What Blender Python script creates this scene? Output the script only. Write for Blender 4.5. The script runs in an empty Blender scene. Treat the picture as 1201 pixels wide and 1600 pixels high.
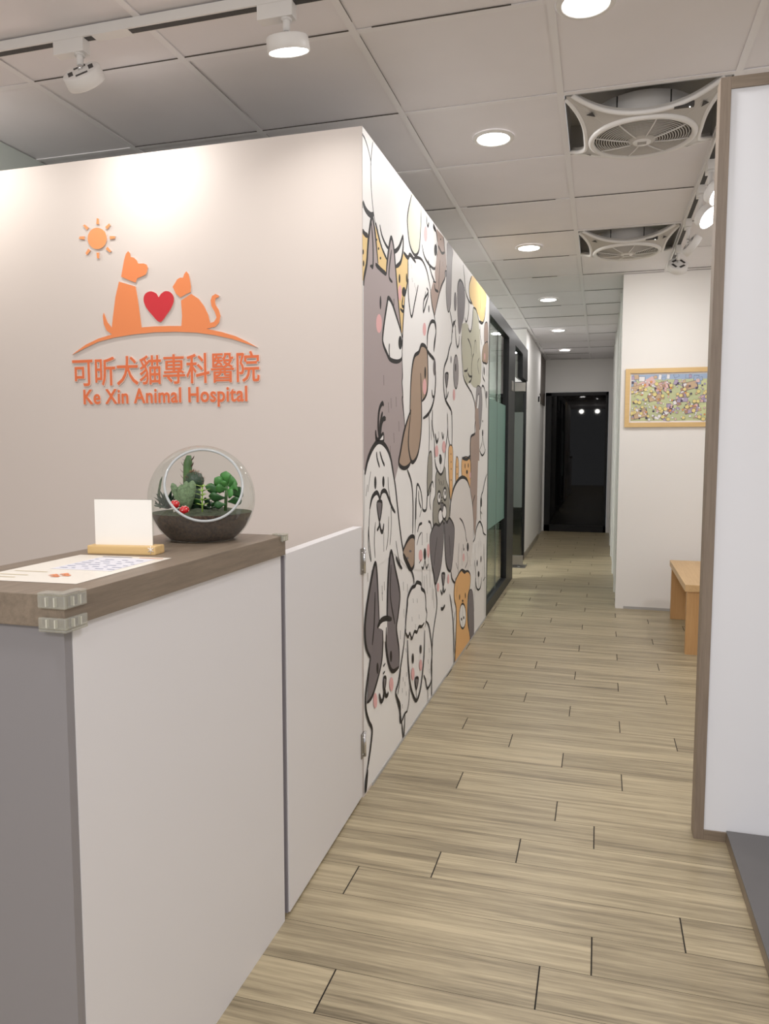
import bpy, bmesh, math, random
from mathutils import Vector, Matrix, noise
from mathutils.geometry import tessellate_polygon
random.seed(7)
SC = bpy.context.scene
COL = SC.collection

# ------------------------------------------------------------------ camera
F, YAW, PIT, EYE = 1170.0, 0.279741, 0.084833, 1.25
cam = bpy.data.cameras.new('camera'); cob = bpy.data.objects.new('camera', cam); COL.objects.link(cob)
cob.location = (0, 0, EYE); cob.rotation_euler = (math.pi/2-PIT, 0, YAW)
cam.sensor_width = 36; cam.sensor_fit = 'VERTICAL'; cam.sensor_height = 36; cam.lens = F/1600*36
cam.clip_start = .02
SC.camera = cob
_cy, _sy, _cp, _sp = math.cos(YAW), math.sin(YAW), math.cos(PIT), math.sin(PIT)
FW = Vector((-_sy*_cp, _cy*_cp, -_sp)); RT = Vector((_cy, _sy, 0)); DN = FW.cross(RT)
def ray(px, py): return FW + RT*((px-600.5)/F) + DN*((py-800)/F)
# measured photo point -> point of a plane of the room
def on_z(px, py, z): d = ray(px, py); t = (z-EYE)/d.z; return Vector((d.x*t, d.y*t, z))
def on_x(px, py, x): d = ray(px, py); t = x/d.x; return Vector((x, d.y*t, EYE+d.z*t))
def on_y(px, py, y): d = ray(px, py); t = y/d.y; return Vector((d.x*t, y, EYE+d.z*t))

# ------------------------------------------------------------------ materials
def lin(c):
    return tuple(((v/255)/12.92 if v/255 <= .04045 else ((v/255+.055)/1.055)**2.4) for v in c[:3]) + (1,)
MATS = {}
def mat(name, rgb, rough=.5, metal=0, emit=0, var=0, vscale=8, bump=0, bscale=200, spec=.5, stretch=None, coat=0, ecol=None):
    if name in MATS: return MATS[name]
    m = bpy.data.materials.new(name); m.use_nodes = True; nt = m.node_tree; b = nt.nodes['Principled BSDF']
    b.inputs['Base Color'].default_value = lin(rgb); b.inputs['Roughness'].default_value = rough
    b.inputs['Metallic'].default_value = metal; b.inputs['Specular IOR Level'].default_value = spec
    b.inputs['Coat Weight'].default_value = coat
    if emit:
        b.inputs['Emission Color'].default_value = lin(ecol or rgb); b.inputs['Emission Strength'].default_value = emit
    tc = nt.nodes.new('ShaderNodeTexCoord'); mp = nt.nodes.new('ShaderNodeMapping')
    nt.links.new(tc.outputs['Object'], mp.inputs[0])
    if stretch: mp.inputs['Scale'].default_value = stretch
    if var:
        n = nt.nodes.new('ShaderNodeTexNoise'); n.inputs['Scale'].default_value = vscale; n.inputs['Detail'].default_value = 6
        r = nt.nodes.new('ShaderNodeValToRGB')
        r.color_ramp.elements[0].position = .3; r.color_ramp.elements[1].position = .7
        r.color_ramp.elements[0].color = lin([max(0, v*(1-var)) for v in rgb]); r.color_ramp.elements[1].color = lin([min(255, v*(1+var)) for v in rgb])
        nt.links.new(mp.outputs[0], n.inputs['Vector']); nt.links.new(n.outputs[0], r.inputs[0]); nt.links.new(r.outputs[0], b.inputs['Base Color'])
    if bump:
        n2 = nt.nodes.new('ShaderNodeTexNoise'); n2.inputs['Scale'].default_value = bscale; n2.inputs['Detail'].default_value = 4
        bm_ = nt.nodes.new('ShaderNodeBump'); bm_.inputs['Strength'].default_value = bump; bm_.inputs['Distance'].default_value = .002
        nt.links.new(mp.outputs[0], n2.inputs['Vector']); nt.links.new(n2.outputs[0], bm_.inputs['Height']); nt.links.new(bm_.outputs[0], b.inputs['Normal'])
    MATS[name] = m
    return m
def wood(name, dark, light, axis, scale=9, rough=.45, long=.05, contrast=(.3, .72)):
    """streaky laminate/oak grain running along one axis; reads a per-plank 'rnd' attribute when there is one"""
    m = bpy.data.materials.new(name); m.use_nodes = True; nt = m.node_tree; b = nt.nodes['Principled BSDF']; L = nt.links.new
    b.inputs['Roughness'].default_value = rough
    tc = nt.nodes.new('ShaderNodeTexCoord'); at = nt.nodes.new('ShaderNodeAttribute'); at.attribute_name = 'rnd'
    add = nt.nodes.new('ShaderNodeVectorMath'); add.operation = 'MULTIPLY_ADD'; add.inputs[1].default_value = (17, 23, 31)
    L(at.outputs['Color'], add.inputs[0]); L(tc.outputs['Object'], add.inputs[2])
    mp = nt.nodes.new('ShaderNodeMapping'); s = [1, 1, 1]; s[axis] = long; mp.inputs['Scale'].default_value = s
    L(add.outputs[0], mp.inputs[0])
    n1 = nt.nodes.new('ShaderNodeTexNoise'); n1.inputs['Scale'].default_value = scale; n1.inputs['Detail'].default_value = 9; n1.inputs['Roughness'].default_value = .68; n1.inputs['Distortion'].default_value = .6
    n2 = nt.nodes.new('ShaderNodeTexNoise'); n2.inputs['Scale'].default_value = scale*6; n2.inputs['Detail'].default_value = 5; n2.inputs['Roughness'].default_value = .7
    L(mp.outputs[0], n1.inputs['Vector']); L(mp.outputs[0], n2.inputs['Vector'])
    mx = nt.nodes.new('ShaderNodeMath'); mx.operation = 'MULTIPLY_ADD'; mx.inputs[1].default_value = .55; L(n2.outputs[0], mx.inputs[0])
    m2 = nt.nodes.new('ShaderNodeMath'); m2.operation = 'MULTIPLY'; m2.inputs[1].default_value = .45; L(n1.outputs[0], m2.inputs[0]); L(m2.outputs[0], mx.inputs[2])
    r = nt.nodes.new('ShaderNodeValToRGB'); r.color_ramp.elements[0].position = contrast[0]; r.color_ramp.elements[1].position = contrast[1]
    r.color_ramp.elements[0].color = lin(dark); r.color_ramp.elements[1].color = lin(light)
    L(mx.outputs[0], r.inputs[0]); L(r.outputs[0], b.inputs['Base Color'])
    bp = nt.nodes.new('ShaderNodeBump'); bp.inputs['Strength'].default_value = .12; bp.inputs['Distance'].default_value = .002
    L(mx.outputs[0], bp.inputs['Height']); L(bp.outputs[0], b.inputs['Normal'])
    MATS[name] = m
    return m
def thin_glass(name, tint=(235, 242, 238), edge=.45, rough=.0, base=.05, milky=0, milk=(214, 212, 202), power=3.5):
    """thin pane: clear straight through, mirror-like at grazing angles, optionally milky"""
    m = bpy.data.materials.new(name); m.use_nodes = True; nt = m.node_tree; nt.nodes.remove(nt.nodes['Principled BSDF']); L = nt.links.new
    t = nt.nodes.new('ShaderNodeBsdfTransparent'); t.inputs[0].default_value = lin(tint)
    g = nt.nodes.new('ShaderNodeBsdfGlossy'); g.inputs['Roughness'].default_value = rough
    lw = nt.nodes.new('ShaderNodeLayerWeight'); lw.inputs[0].default_value = .5
    pw = nt.nodes.new('ShaderNodeMath'); pw.operation = 'POWER'; pw.inputs[1].default_value = power; L(lw.outputs['Facing'], pw.inputs[0])
    ma = nt.nodes.new('ShaderNodeMath'); ma.operation = 'MULTIPLY_ADD'; ma.inputs[1].default_value = edge; ma.inputs[2].default_value = base; L(pw.outputs[0], ma.inputs[0])
    mx = nt.nodes.new('ShaderNodeMixShader'); L(ma.outputs[0], mx.inputs[0]); L(g.outputs[0], mx.inputs[2])
    if milky:
        d = nt.nodes.new('ShaderNodeBsdfDiffuse'); d.inputs[0].default_value = lin(milk); m2 = nt.nodes.new('ShaderNodeMixShader'); m2.inputs[0].default_value = milky
        L(t.outputs[0], m2.inputs[1]); L(d.outputs[0], m2.inputs[2]); L(m2.outputs[0], mx.inputs[1])
    else: L(t.outputs[0], mx.inputs[1])
    L(mx.outputs[0], nt.nodes['Material Output'].inputs[0])
    MATS[name] = m
    return m

WALLW = mat('wall_paint_white', (236, 233, 230), .6, bump=.05, bscale=250)
LOGOW = mat('wall_paint_cream', (216, 205, 198), .55, bump=.05, bscale=250)
GREENW = mat('wall_paint_cool', (232, 232, 228), .85, spec=.2)
LAM = mat('white_laminate', (226, 224, 226), .4, bump=.02)
LAMEND = mat('grey_laminate_end_shaded', (130, 127, 130), .4, bump=.02)  # grey end panel, with its shade put into the colour as well
CEILT = mat('ceiling_tile', (233, 229, 232), .75, var=.012, vscale=3, bump=.12, bscale=500)
TEE = mat('ceiling_tee', (236, 233, 235), .5)
GAP = mat('gap_shadow', (70, 64, 60), .9)  # shadow lines at the ceiling tile edges, drawn as thin dark strips
PLANK = wood('oak_plank', (84, 72, 50), (186, 170, 136), 0, 12, .4, .035, (.33, .6))
TAUPE = wood('taupe_wood_y', (92, 79, 66), (140, 124, 106), 1, 16, .45, .07)
TAUPEX = wood('taupe_wood_x', (92, 79, 66), (140, 124, 106), 0, 16, .45, .07)
TAUPEZ = wood('taupe_wood_z', (100, 86, 73), (140, 124, 107), 2, 20, .5, .05)
BEECH = wood('beech_wood', (190, 148, 96), (218, 180, 128), 1, 12, .45, .06)
BEECHZ = wood('beech_wood_z_shaded', (176, 128, 76), (202, 156, 102), 2, 12, .45, .06)  # darker copy of the beech: shade on the bench legs put into the colour
PALE = wood('pale_frame_wood', (208, 168, 104), (226, 190, 130), 0, 14, .45, .06)
BLACK = mat('black_metal', (11, 11, 14), .45, spec=.25)
DARKGL = mat('dark_glass', (10, 10, 11), .02, spec=.12)
STEEL = mat('brushed_steel', (140, 136, 130), .35, metal=.9)
CHROME = mat('chrome', (210, 210, 212), .15, metal=1)
WHITEP = mat('white_plastic', (226, 223, 220), .4)
GREYP = mat('warm_grey_plastic', (184, 179, 173), .45)
GREYD = mat('grille_grey', (150, 144, 138), .5)
HOUSE = mat('housing_grey', (168, 165, 160), .7)
DARKSL = mat('dark_slot', (48, 45, 44), .7)
GLOW = mat('lamp_glow', (255, 252, 248), .5, emit=14)
PLATF = mat('slate_laminate', (88, 86, 86), .5, var=.03, vscale=5)
CLEAR = thin_glass('clear_glass', (230, 238, 233), .75, 0, .08)
GLOBE = thin_glass('globe_glass', (246, 249, 247), 0.4, 0, .06, .03, (222, 224, 224))
FROST = mat('frosted_film', (108, 150, 137), .3, spec=.6)

# ------------------------------------------------------------------ mesh building
class MB:
    def __init__(self): self.v = []; self.f = []; self.mi = []; self.sm = []; self.mats = []
    def _m(self, m):
        if m not in self.mats: self.mats.append(m)
        return self.mats.index(m)
    def add(self, vs, fs, m, smooth=False):
        o = len(self.v); self.v += [tuple(p) for p in vs]; k = self._m(m)
        for f in fs: self.f.append([i+o for i in f]); self.mi.append(k); self.sm.append(smooth)
    def quad(self, a, b, c, d, m): self.add([a, b, c, d], [(0, 1, 2, 3)], m)
    def box(self, a, b, m, bev=0, M=None):
        bm = bmesh.new(); bmesh.ops.create_cube(bm, size=1)
        c = [(a[i]+b[i])/2 for i in range(3)]; s = [abs(b[i]-a[i]) for i in range(3)]
        for v in bm.verts: v.co = Vector([v.co[i]*s[i]+c[i] for i in range(3)])
        if bev: bmesh.ops.bevel(bm, geom=bm.edges[:], offset=min(bev, min(s)*.45), segments=2, affect='EDGES', profile=.7)
        self.bm(bm, m, M=M)
    def bm(self, bm, m, smooth=False, M=None):
        bm.verts.index_update()
        vs = [(M @ v.co if M else v.co.copy()) for v in bm.verts]
        self.add(vs, [[v.index for v in f.verts] for f in bm.faces], m, smooth); bm.free()
    def lathe(self, prof, m, n=32, M=None, smooth=True, cap=False):
        vs = []; fs = []
        for r, z in prof:
            for k in range(n): a = 2*math.pi*k/n; vs.append(Vector((r*math.cos(a), r*math.sin(a), z)))
        for i in range(len(prof)-1):
            for k in range(n): fs.append((i*n+k, i*n+(k+1) % n, (i+1)*n+(k+1) % n, (i+1)*n+k))
        if cap: fs.append(tuple(range(n))[::-1]); fs.append(tuple((len(prof)-1)*n+k for k in range(n)))
        if M: vs = [M @ v for v in vs]
        self.add(vs, fs, m, smooth)
    def tube(self, pts, r, m, n=8, closed=False, M=None, cap=True):
        pts = [Vector(p) for p in pts]; N = len(pts); vs = []; fs = []; up = Vector((0, 0, 1)); rr = r if isinstance(r, (list, tuple)) else [r]*N
        for i, p in enumerate(pts):
            t = (pts[(i+1) % N]-pts[i-1]) if closed else (pts[min(i+1, N-1)]-pts[max(i-1, 0)])
            t = t.normalized() if t.length else Vector((0, 0, 1))
            u = t.cross(up) if abs(t.dot(up)) < .95 else t.cross(Vector((1, 0, 0)))
            u.normalize(); w = u.cross(t)
            for k in range(n): a = 2*math.pi*k/n; vs.append(p+(u*math.cos(a)+w*math.sin(a))*rr[i])
        for i in range(N if closed else N-1):
            j = (i+1) % N
            for k in range(n): fs.append((i*n+k, i*n+(k+1) % n, j*n+(k+1) % n, j*n+k))
        if not closed and cap: fs.append(tuple(range(n))); fs.append(tuple((N-1)*n+k for k in range(n))[::-1])
        if M: vs = [M @ v for v in vs]
        self.add(vs, fs, m, True)
    def ball(self, c, r, m, sub=2, sc=(1, 1, 1), M=None, bumpy=0, seed=0):
        bm = bmesh.new(); bmesh.ops.create_icosphere(bm, subdivisions=sub, radius=1)
        for v in bm.verts:
            k = r*(1+bumpy*noise.noise(v.co*3+Vector((seed, seed*2, 0)))); v.co = Vector((v.co.x*sc[0], v.co.y*sc[1], v.co.z*sc[2]))*k
        T = Matrix.Translation(Vector(c)) @ (M or Matrix.Identity(4)); self.bm(bm, m, True, T)
    def prism(self, poly, back, front, m):
        """poly: list of 3D points of a planar outline, extruded along (front-back) given as two offset vectors"""
        back = Vector(back); front = Vector(front); n = len(poly); P = [Vector(p) for p in poly]
        vs = [p+back for p in P]+[p+front for p in P]
        tri = tessellate_polygon([P]); fs = [tuple(t) for t in tri]+[tuple(i+n for i in t)[::-1] for t in tri]
        fs += [(i, (i+1) % n, n+(i+1) % n, n+i) for i in range(n)]
        self.add(vs, fs, m)
    def build(self, name, parent=None, loc=(0, 0, 0), attr=None):
        me = bpy.data.meshes.new(name); me.from_pydata(self.v, [], self.f)
        for m in self.mats: me.materials.append(m)
        me.polygons.foreach_set('material_index', self.mi); me.polygons.foreach_set('use_smooth', self.sm); me.update()
        bm = bmesh.new(); bm.from_mesh(me); bmesh.ops.recalc_face_normals(bm, faces=bm.faces[:]) if attr is None else None; bm.to_mesh(me); bm.free()
        if attr:
            at = me.color_attributes.new('rnd', 'FLOAT_COLOR', 'CORNER')
            k = 0
            for p, c in zip(me.polygons, attr):
                for _ in p.loop_indices: at.data[k].color = c; k += 1
        o = bpy.data.objects.new(name, me); COL.objects.link(o); o.location = loc
        if parent: o.parent = parent
        return o
def tag(o, label=None, cat=None, group=None, kind=None):
    if label: o['label'] = label
    if cat: o['category'] = cat
    if group: o['group'] = group
    if kind: o['kind'] = kind
    return o
def empty(name, loc=(0, 0, 0), label=None, cat=None, group=None, kind=None):
    o = bpy.data.objects.new(name, None); COL.objects.link(o); o.location = loc; o.empty_display_size = .05
    return tag(o, label, cat, group, kind)
def struct(name, mb, label=None): return tag(mb.build(name), label, kind='structure')
def copy_tree(o, parent=None):
    c = o.copy(); COL.objects.link(c)
    if parent: c.parent = parent
    for ch in [x for x in bpy.data.objects if x.parent == o]: copy_tree(ch, c)
    return c
def lamp(name, loc, power, size, col=(1, .96, .94), aim=(0, 0, -1), spread=math.pi*.9, shape='DISK'):
    l = bpy.data.lights.new(name, 'AREA'); l.energy = power; l.shape = shape; l.size = size; l.color = col; l.spread = spread
    o = bpy.data.objects.new(name, l); COL.objects.link(o); o.location = loc
    o.rotation_euler = Vector(aim).to_track_quat('-Z', 'Y').to_euler()
    return o
def smooth(pts, closed=False, k=6):
    P = [Vector(p) for p in pts]; n = len(P); out = []
    if n < 3: return P
    for i in range(n if closed else n-1):
        p0 = P[i-1] if (closed or i > 0) else P[i]; p1 = P[i]; p2 = P[(i+1) % n]; p3 = P[(i+2) % n] if (closed or i+2 < n) else p2
        for j in range(k):
            t = j/k; out.append(.5*((2*p1)+(p2-p0)*t+(2*p0-5*p1+4*p2-p3)*t*t+(3*p1-p0-3*p2+p3)*t**3))
    if not closed: out.append(P[-1])
    return out

# ------------------------------------------------------------------ room shell
XL, YF, WH, HC = -.788, 2.472, 2.32, 2.56
YG0, YG1, YR, YE, XR = 5.455, 8.44, 8.49, 11.55, .148
# floor: oak planks laid across the corridor, joints staggered as measured
PW, PL, Y0 = .147, .9, 1.605
first = {0: -.112, 1: .008, 2: .233, 3: -.447, 4: -.217, 5: .009, 6: -.118, 7: -.482}
fl = MB(); cols = []
fl.quad((-3.7, -3.2, -.004), (2.4, -3.2, -.004), (2.4, 12.2, -.004), (-3.7, 12.2, -.004), mat('floor_joint', (30, 25, 20), .9)); cols.append((0, 0, 0, 1))
for r in range(-33, 73):
    ya, yb = Y0+r*PW+.0006, Y0+(r+1)*PW-.0006
    x = first.get(r, .106-.2235*(r-8))
    x = -3.7-PL+((x+3.7) % PL)
    while x < 2.4:
        a, b = max(x+.0019, -3.7), min(x+PL-.0019, 2.4)
        if b > a:
            fl.quad((a, ya, 0), (b, ya, 0), (b, yb, 0), (a, yb, 0), PLANK); cols.append((random.random(), random.random(), random.random(), 1))
        x += PL
tag(fl.build('floor', attr=cols), 'light oak plank floor', kind='structure')

# ceiling: lay-in tiles on a tee grid, two tiles left open for the fans
XK, YK, TP = -.78, 2.365, .607
fan_cells = {(1, 1), (1, 4)}
ce = MB()
for i in range(-5, 6):
    for j in range(-9, 16):
        x0, y0 = XK+i*TP, YK+j*TP
        if (i, j) in fan_cells: continue
        ce.quad((x0, y0, HC+.004), (x0, y0+TP, HC+.004), (x0+TP, y0+TP, HC+.004), (x0+TP, y0, HC+.004), CEILT)
        z = HC-.0006
        if random.random() < .5:
            a, b = (0, 1) if random.random() < .7 else (random.uniform(0, .4), random.uniform(.6, 1))
            ce.quad((x0+.012+a*(TP-.024), y0+TP-.0142, z+.003), (x0+.012+b*(TP-.024), y0+TP-.0142, z+.003), (x0+.012+b*(TP-.024), y0+TP-.012, z), (x0+.012+a*(TP-.024), y0+TP-.012, z), GAP)
        if random.random() < .3:
            ce.quad((x0+.0125, y0+.02, z), (x0+.0145, y0+.02, z), (x0+.0145, y0+TP*random.uniform(.5, .97), z), (x0+.0125, y0+TP*.9, z), GAP)
ylo, yhi = YK-9*TP, YK+16*TP
for i in range(-5, 7):
    ce.box((XK+i*TP-.012, ylo, HC-.001), (XK+i*TP+.012, yhi, HC+.003), TEE)
for j in range(-9, 17):
    for i in range(-5, 6):
        ce.box((XK+i*TP+.012, YK+j*TP-.011, HC-.0005), (XK+(i+1)*TP-.012, YK+j*TP+.011, HC+.003), TEE)
tag(ce.build('ceiling'), 'white lay-in tile ceiling on a tee grid', kind='structure')

w = MB(); w.box((-3.6, YF, 0), (XL-.1, YF+.1, WH), LOGOW); w.box((XL-.1, YF, 0), (XL-.0005, YF+.1, WH), LOGOW); struct('wall_front', w, 'cream partition wall carrying the orange sign')
w = MB(); w.box((XL-.1, YF+.1, 0), (XL, YG0, WH), WALLW); struct('wall_left', w, 'corridor partition wall under the dog mural')
w = MB(); w.box((-3.6, YR, 0), (-.875, YR+.1, HC), WALLW); w.box((-.875, YR, 0), (-.812, 10.57, HC), WALLW); struct('wall_west', w, 'white corridor wall beyond the glass door')
w = MB(); w.box((-.93, 10.57, 0), (-.832, YE, HC), WALLW); struct('wall_recess', w)
w = MB(); w.box((-.93, YE, 0), (-.805, YE+.1, HC), WALLW); w.box((-.805, YE, 2.08), (.103, YE+.1, HC), WALLW); w.box((.103, YE, 0), (.25, YE+.1, HC), WALLW); struct('wall_end', w, 'end wall around the black door')
w = MB(); w.box((.139, 6.07, 0), (2.3, 6.2, HC), WALLW); struct('wall_right', w, 'white wall behind picture and bench')
w = MB(); w.box((XR, 6.2, 0), (.25, YE, HC), GREENW)
for ya, yb in ((6.75, 6.83), (7.75, 7.83), (9.0, 9.08), (10.0, 10.08)): w.box((XR-.012, ya, 0), (XR, yb, HC), GREENW, .003)
struct('wall_corridor', w, 'right corridor wall with slim casings')
w = MB(); w.box((2.3, -3.1, 0), (2.4, 6.2, HC), WALLW); struct('wall_east', w)
w = MB(); w.box((-3.7, -3.1, 0), (-3.6, YR+.1, HC), WALLW); struct('wall_far_left', w)
b = MB(); b.box((-.812, YR, 0), (-.803, 10.57, .065), mat('baseboard_taupe', (150, 142, 128), .5), .002); struct('baseboard_left', b)
b = MB(); b.box((XL, YF+.1, 0), (XL+.004, YG0, .012), mat('silicone_grey', (168, 166, 164), .5)); struct('baseboard_mural', b)
b = MB(); b.box((-.832, 10.6, 1.88), (-.815, YE-.01, HC-.01), mat('brown_board', (84, 74, 66), .5, var=.06, vscale=20)); struct('trim_1', b, 'dark brown board high on corridor wall')
b = MB(); b.box((.2, 6.066, 0), (2.3, 6.07, .02), mat('silicone_grey', (168, 166, 164), .5)); struct('baseboard_right', b)

# black end door
d = empty('door_1', (-.35, YE, 0), 'black framed dark glass door closing the corridor', kind='structure')
m = MB(); x0, x1, zt = -.803, .101, 2.076
for a, c in (((x0, 0), (x0+.085, zt)), ((x1-.04, 0), (x1, zt)), ((x0, zt-.05), (x1, zt)), ((x0, 0), (x1, .1))): m.box((a[0]+.35, -.02, a[1]), (c[0]+.35, .03, c[1]), BLACK, .003)
m.build('door_frame', d)
m = MB(); m.box((x0+.08+.35, .0, .09), (x1-.035+.35, .02, zt-.045), DARKGL); m.build('door_pane', d)

# glass partition and glass door in black steel frame
g = empty('window_1', (XL, YG0, 0), 'black framed glass partition with green frosted band', kind='structure')
m = MB(); L = 8.44-YG0
m.box((-.06, 0, WH-.105), (0, L, WH), BLACK, .003); m.box((-.06, 0, 0), (0, 7.2-YG0, .09), BLACK, .003)
m.box((-.06, 0, .09), (0, .05, WH-.1), BLACK, .002); m.box((-.07, 6.70-YG0, .09), (.0, 7.2-YG0, WH-.1), BLACK, .003); m.box((-.06, 7.9-YG0, 1.98), (0, L, WH-.1), BLACK, .003)
m.build('window_frame', g)
m = MB(); m.box((-.036, .05, .09), (-.026, 6.70-YG0, WH-.105), CLEAR); m.build('glass_pane', g)
m = MB(); m.quad((-.0255, .05, .63), (-.0255, 6.70-YG0, .63), (-.0255, 6.70-YG0, 1.625), (-.0255, .05, 1.625), FROST); m.build('frosted_film', g)
m = MB(); m.box((-.038, .69, .09), (-.024, .698, WH-.105), mat('joint_grey', (96, 104, 100), .5)); m.build('pane_joint', g)
m = MB(); m.box((-.036, 7.2-YG0, 1.95), (-.026, 7.9-YG0, WH-.105), CLEAR); m.build('transom_pane', g)
m = MB(); m.box((0, 6.9-YG0, 1.77), (.012, 7.02-YG0, 1.86), STEEL, .004); m.build('clamp', g)
d = empty('door_2', (-.8, 7.95, 0), 'frameless glass door swung open into the side room', kind='structure')
m = MB(); m.box((-.72, -.006, .07), (.02, .006, 1.86), CLEAR); m.build('door_glass', d)
m = MB(); m.quad((-.70, -.0065, .63), (.02, -.0065, .63), (.02, -.0065, 1.625), (-.7, -.0065, 1.625), thin_glass('frost_clear', (150, 158, 152), .3, .3, .05, .35, (120, 130, 124))); m.build('frosted_film', d)
for z0, z1 in ((.02, .12), (1.84, 1.93)):
    m = MB(); m.box((-.13, -.02, z0), (.04, .02, z1), STEEL, .003); m.build('patch_fitting', d)
m = MB(); m.box((-.09, -.1, 0), (.07, .14, .004), STEEL, .001); m.lathe([(.0, .006), (.02, .006), (.02, .003)], CHROME, 16); m.build('floor_spring', d)
b = MB(); b.box((-.95, 8.43, 0), (-.80, YR, 1.98), BLACK, .002); struct('trim_2', b, 'black door jamb post')
# plain room seen through the glass
b = MB(); b.box((-2.6, 2.572, 0), (-2.5, YR, HC), mat('inner_wall', (206, 214, 208), .6)); b.box((-3.6, 4.7, 0), (-1.35, 4.78, 2.3), WALLW); struct('wall_inner_and_blocker', b)  # the cross wall is unseen, added to stop light leaking forward
lamp('inner_room_fill', (-1.6, 6.8, 2.3), 34, .4, (1, 1, .97)); lamp('inner_room_fill', (-1.7, 7.9, 2.0), 16, .5, (1, 1, .98), (0, .9, -.3))  # unseen fill lights added to brighten the room behind the glass

# ------------------------------------------------------------------ reception counter
cx0, cx1, cy0, cy1 = -1.06, -.775, .94, 1.742
c = empty('reception_counter', (-.92, 1.34, 0), 'white reception counter with a taupe wood worktop', 'counter')
m = MB(); m.box((cx0+.92, cy0-1.34+.018, 0), (cx1+.92-.0, cy1-1.34, .98), LAM, .001); m.build('front_panel', c)
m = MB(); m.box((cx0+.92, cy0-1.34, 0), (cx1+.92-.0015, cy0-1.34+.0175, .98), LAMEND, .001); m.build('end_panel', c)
m = MB(); m.box((-1.08+.92, .93-1.34, .98), (-.766+.92, 1.752-1.34, 1.03), TAUPE, .0015); m.build('worktop', c)

gt = empty('counter_gate', (XL, 2.46, 0), 'white low swing gate between counter and mural wall', 'gate'); gt.rotation_euler.z = .026
m = MB(); m.box((-.032, 1.764-2.46, .012), (.0, -.002, .98), LAM, .0015); m.build('gate_panel', gt)
m = MB(); m.box((-.03, 1.7575-2.46, .012), (-.004, 1.7635-2.46, .975), mat('edge_strip', (120, 116, 122), .3)); m.build('edge_strip', gt)
for zc in (.86, .2):
    h = MB(); h.box((.0, -.022, zc-.045), (.004, .006, zc+.045), STEEL, .001); h.tube([(.005, .01, zc-.045), (.005, .01, zc+.045)], .006, CHROME, 12)
    for dz in (-.03, .03): h.ball((.005, -.012, zc+dz), .003, CHROME, 1)
    h.build('hinge', gt)

def guard(loc, sx, sy, sz, top, label, la=.045, lb=.043):
    """clear L shaped bumper on a corner: sx,sy = outward signs"""
    o = empty('corner_guard', loc, label, 'corner guard', 'clear corner guards on the counter')
    g_ = thin_glass('guard_plastic', (240, 240, 230), .5, .15, .1, .28) if 'guard_plastic' not in MATS else MATS['guard_plastic']
    m = MB(); t = .006
    m.box((0, 0, -sz), (sx*t, -sy*la, 0), g_, .002); m.box((sx*t, 0, -sz), (-sx*lb, sy*t, 0), g_, .002)
    m.build('side_flange', o)
    m = MB(); z0, z1 = (0, .004) if top else (-sz-.004, -sz)
    m.box((sx*t, sy*t, z0), (-sx*.014, -sy*la, z1), g_, .0015); m.box((-sx*.014, sy*t, z0), (-sx*lb, -sy*.014, z1), g_, .0015)
    m.build('lip', o)
    m = MB()
    for q in (.3, .65): m.box((sx*t*.2, -sy*la*q-.001, -sz*.85), (sx*t*1.15, -sy*la*q+.001, -sz*.15), mat('guard_rib', (200, 198, 184), .3)); m.box((-sx*lb*q-.001, sy*t*.2, -sz*.85), (-sx*lb*q+.001, sy*t*1.15, -sz*.15), mat('guard_rib', (200, 198, 184), .3))
    m.build('rib', o)
guard((-.766, .93, 1.03), 1, -1, .02, True, 'clear plastic guard on the near top corner of the worktop')
guard((-.766, .93, .996), 1, -1, .018, False, 'clear plastic guard under the near corner of the worktop')
guard((-.766, 1.752, 1.03), 1, 1, .014, True, 'clear plastic guard on the far corner of the worktop by the gate', .03, .03)

# leaflet on the worktop (a printed A4 sheet)
m = MB(); z = 1.0305
A_, B_, C_, D_ = Vector((-1.022, 1.007, z)), Vector((-.813, 1.017, z)), Vector((-.822, 1.315, z)), Vector((-1.03, 1.305, z))
PAPER = mat('sheet_paper', (240, 234, 222), .35); INK1 = mat('ink_blue_grey', (140, 146, 172), .6); INK2 = mat('ink_orange', (226, 132, 84), .6); INKP = mat('ink_lilac', (226, 226, 236), .5); INKY = mat('ink_tan', (206, 190, 150), .6)
def sh(u, v, k=1): q = (A_*(1-u)+B_*u)*(1-v)+(D_*(1-u)+C_*u)*v; return Vector((q.x, q.y, z+.0003*k))
m.quad(sh(0, 0, 0), sh(1, 0, 0), sh(1, 1, 0), sh(0, 1, 0), PAPER)
m.quad(sh(.3, .42, 1), sh(.9, .42, 1), sh(.9, .92, 1), sh(.3, .92, 1), INKP)
for v in (.47, .54, .61, .68, .75, .82):
    u = .34
    while u < .86:
        l = random.uniform(.03, .12); m.quad(sh(u, v, 2), sh(min(u+l, .88), v, 2), sh(min(u+l, .88), v+.016, 2), sh(u, v+.016, 2), INK1); u += l+random.uniform(.03, .1)
m.quad(sh(.3, .94, 2), sh(.62, .94, 2), sh(.62, .96, 2), sh(.3, .96, 2), INK1); m.quad(sh(.7, .94, 2), sh(.95, .94, 2), sh(.95, .955, 2), sh(.7, .955, 2), INK2)
for v in (.1, .18, .3): m.quad(sh(.08, v, 2), sh(.28+v*.4, v, 2), sh(.28+v*.4, v+.012, 2), sh(.08, v+.012, 2), INKY)
for u, v in ((.56, .2), (.62, .24), (.68, .2), (.62, .16)): m.quad(sh(u-.04, v, 3), sh(u+.04, v, 3), sh(u+.03, v+.035, 3), sh(u-.01, v+.05, 3), INK2)
tag(m.build('leaflet'), 'printed cream leaflet lying flat on the wood worktop', 'leaflet')

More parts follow.
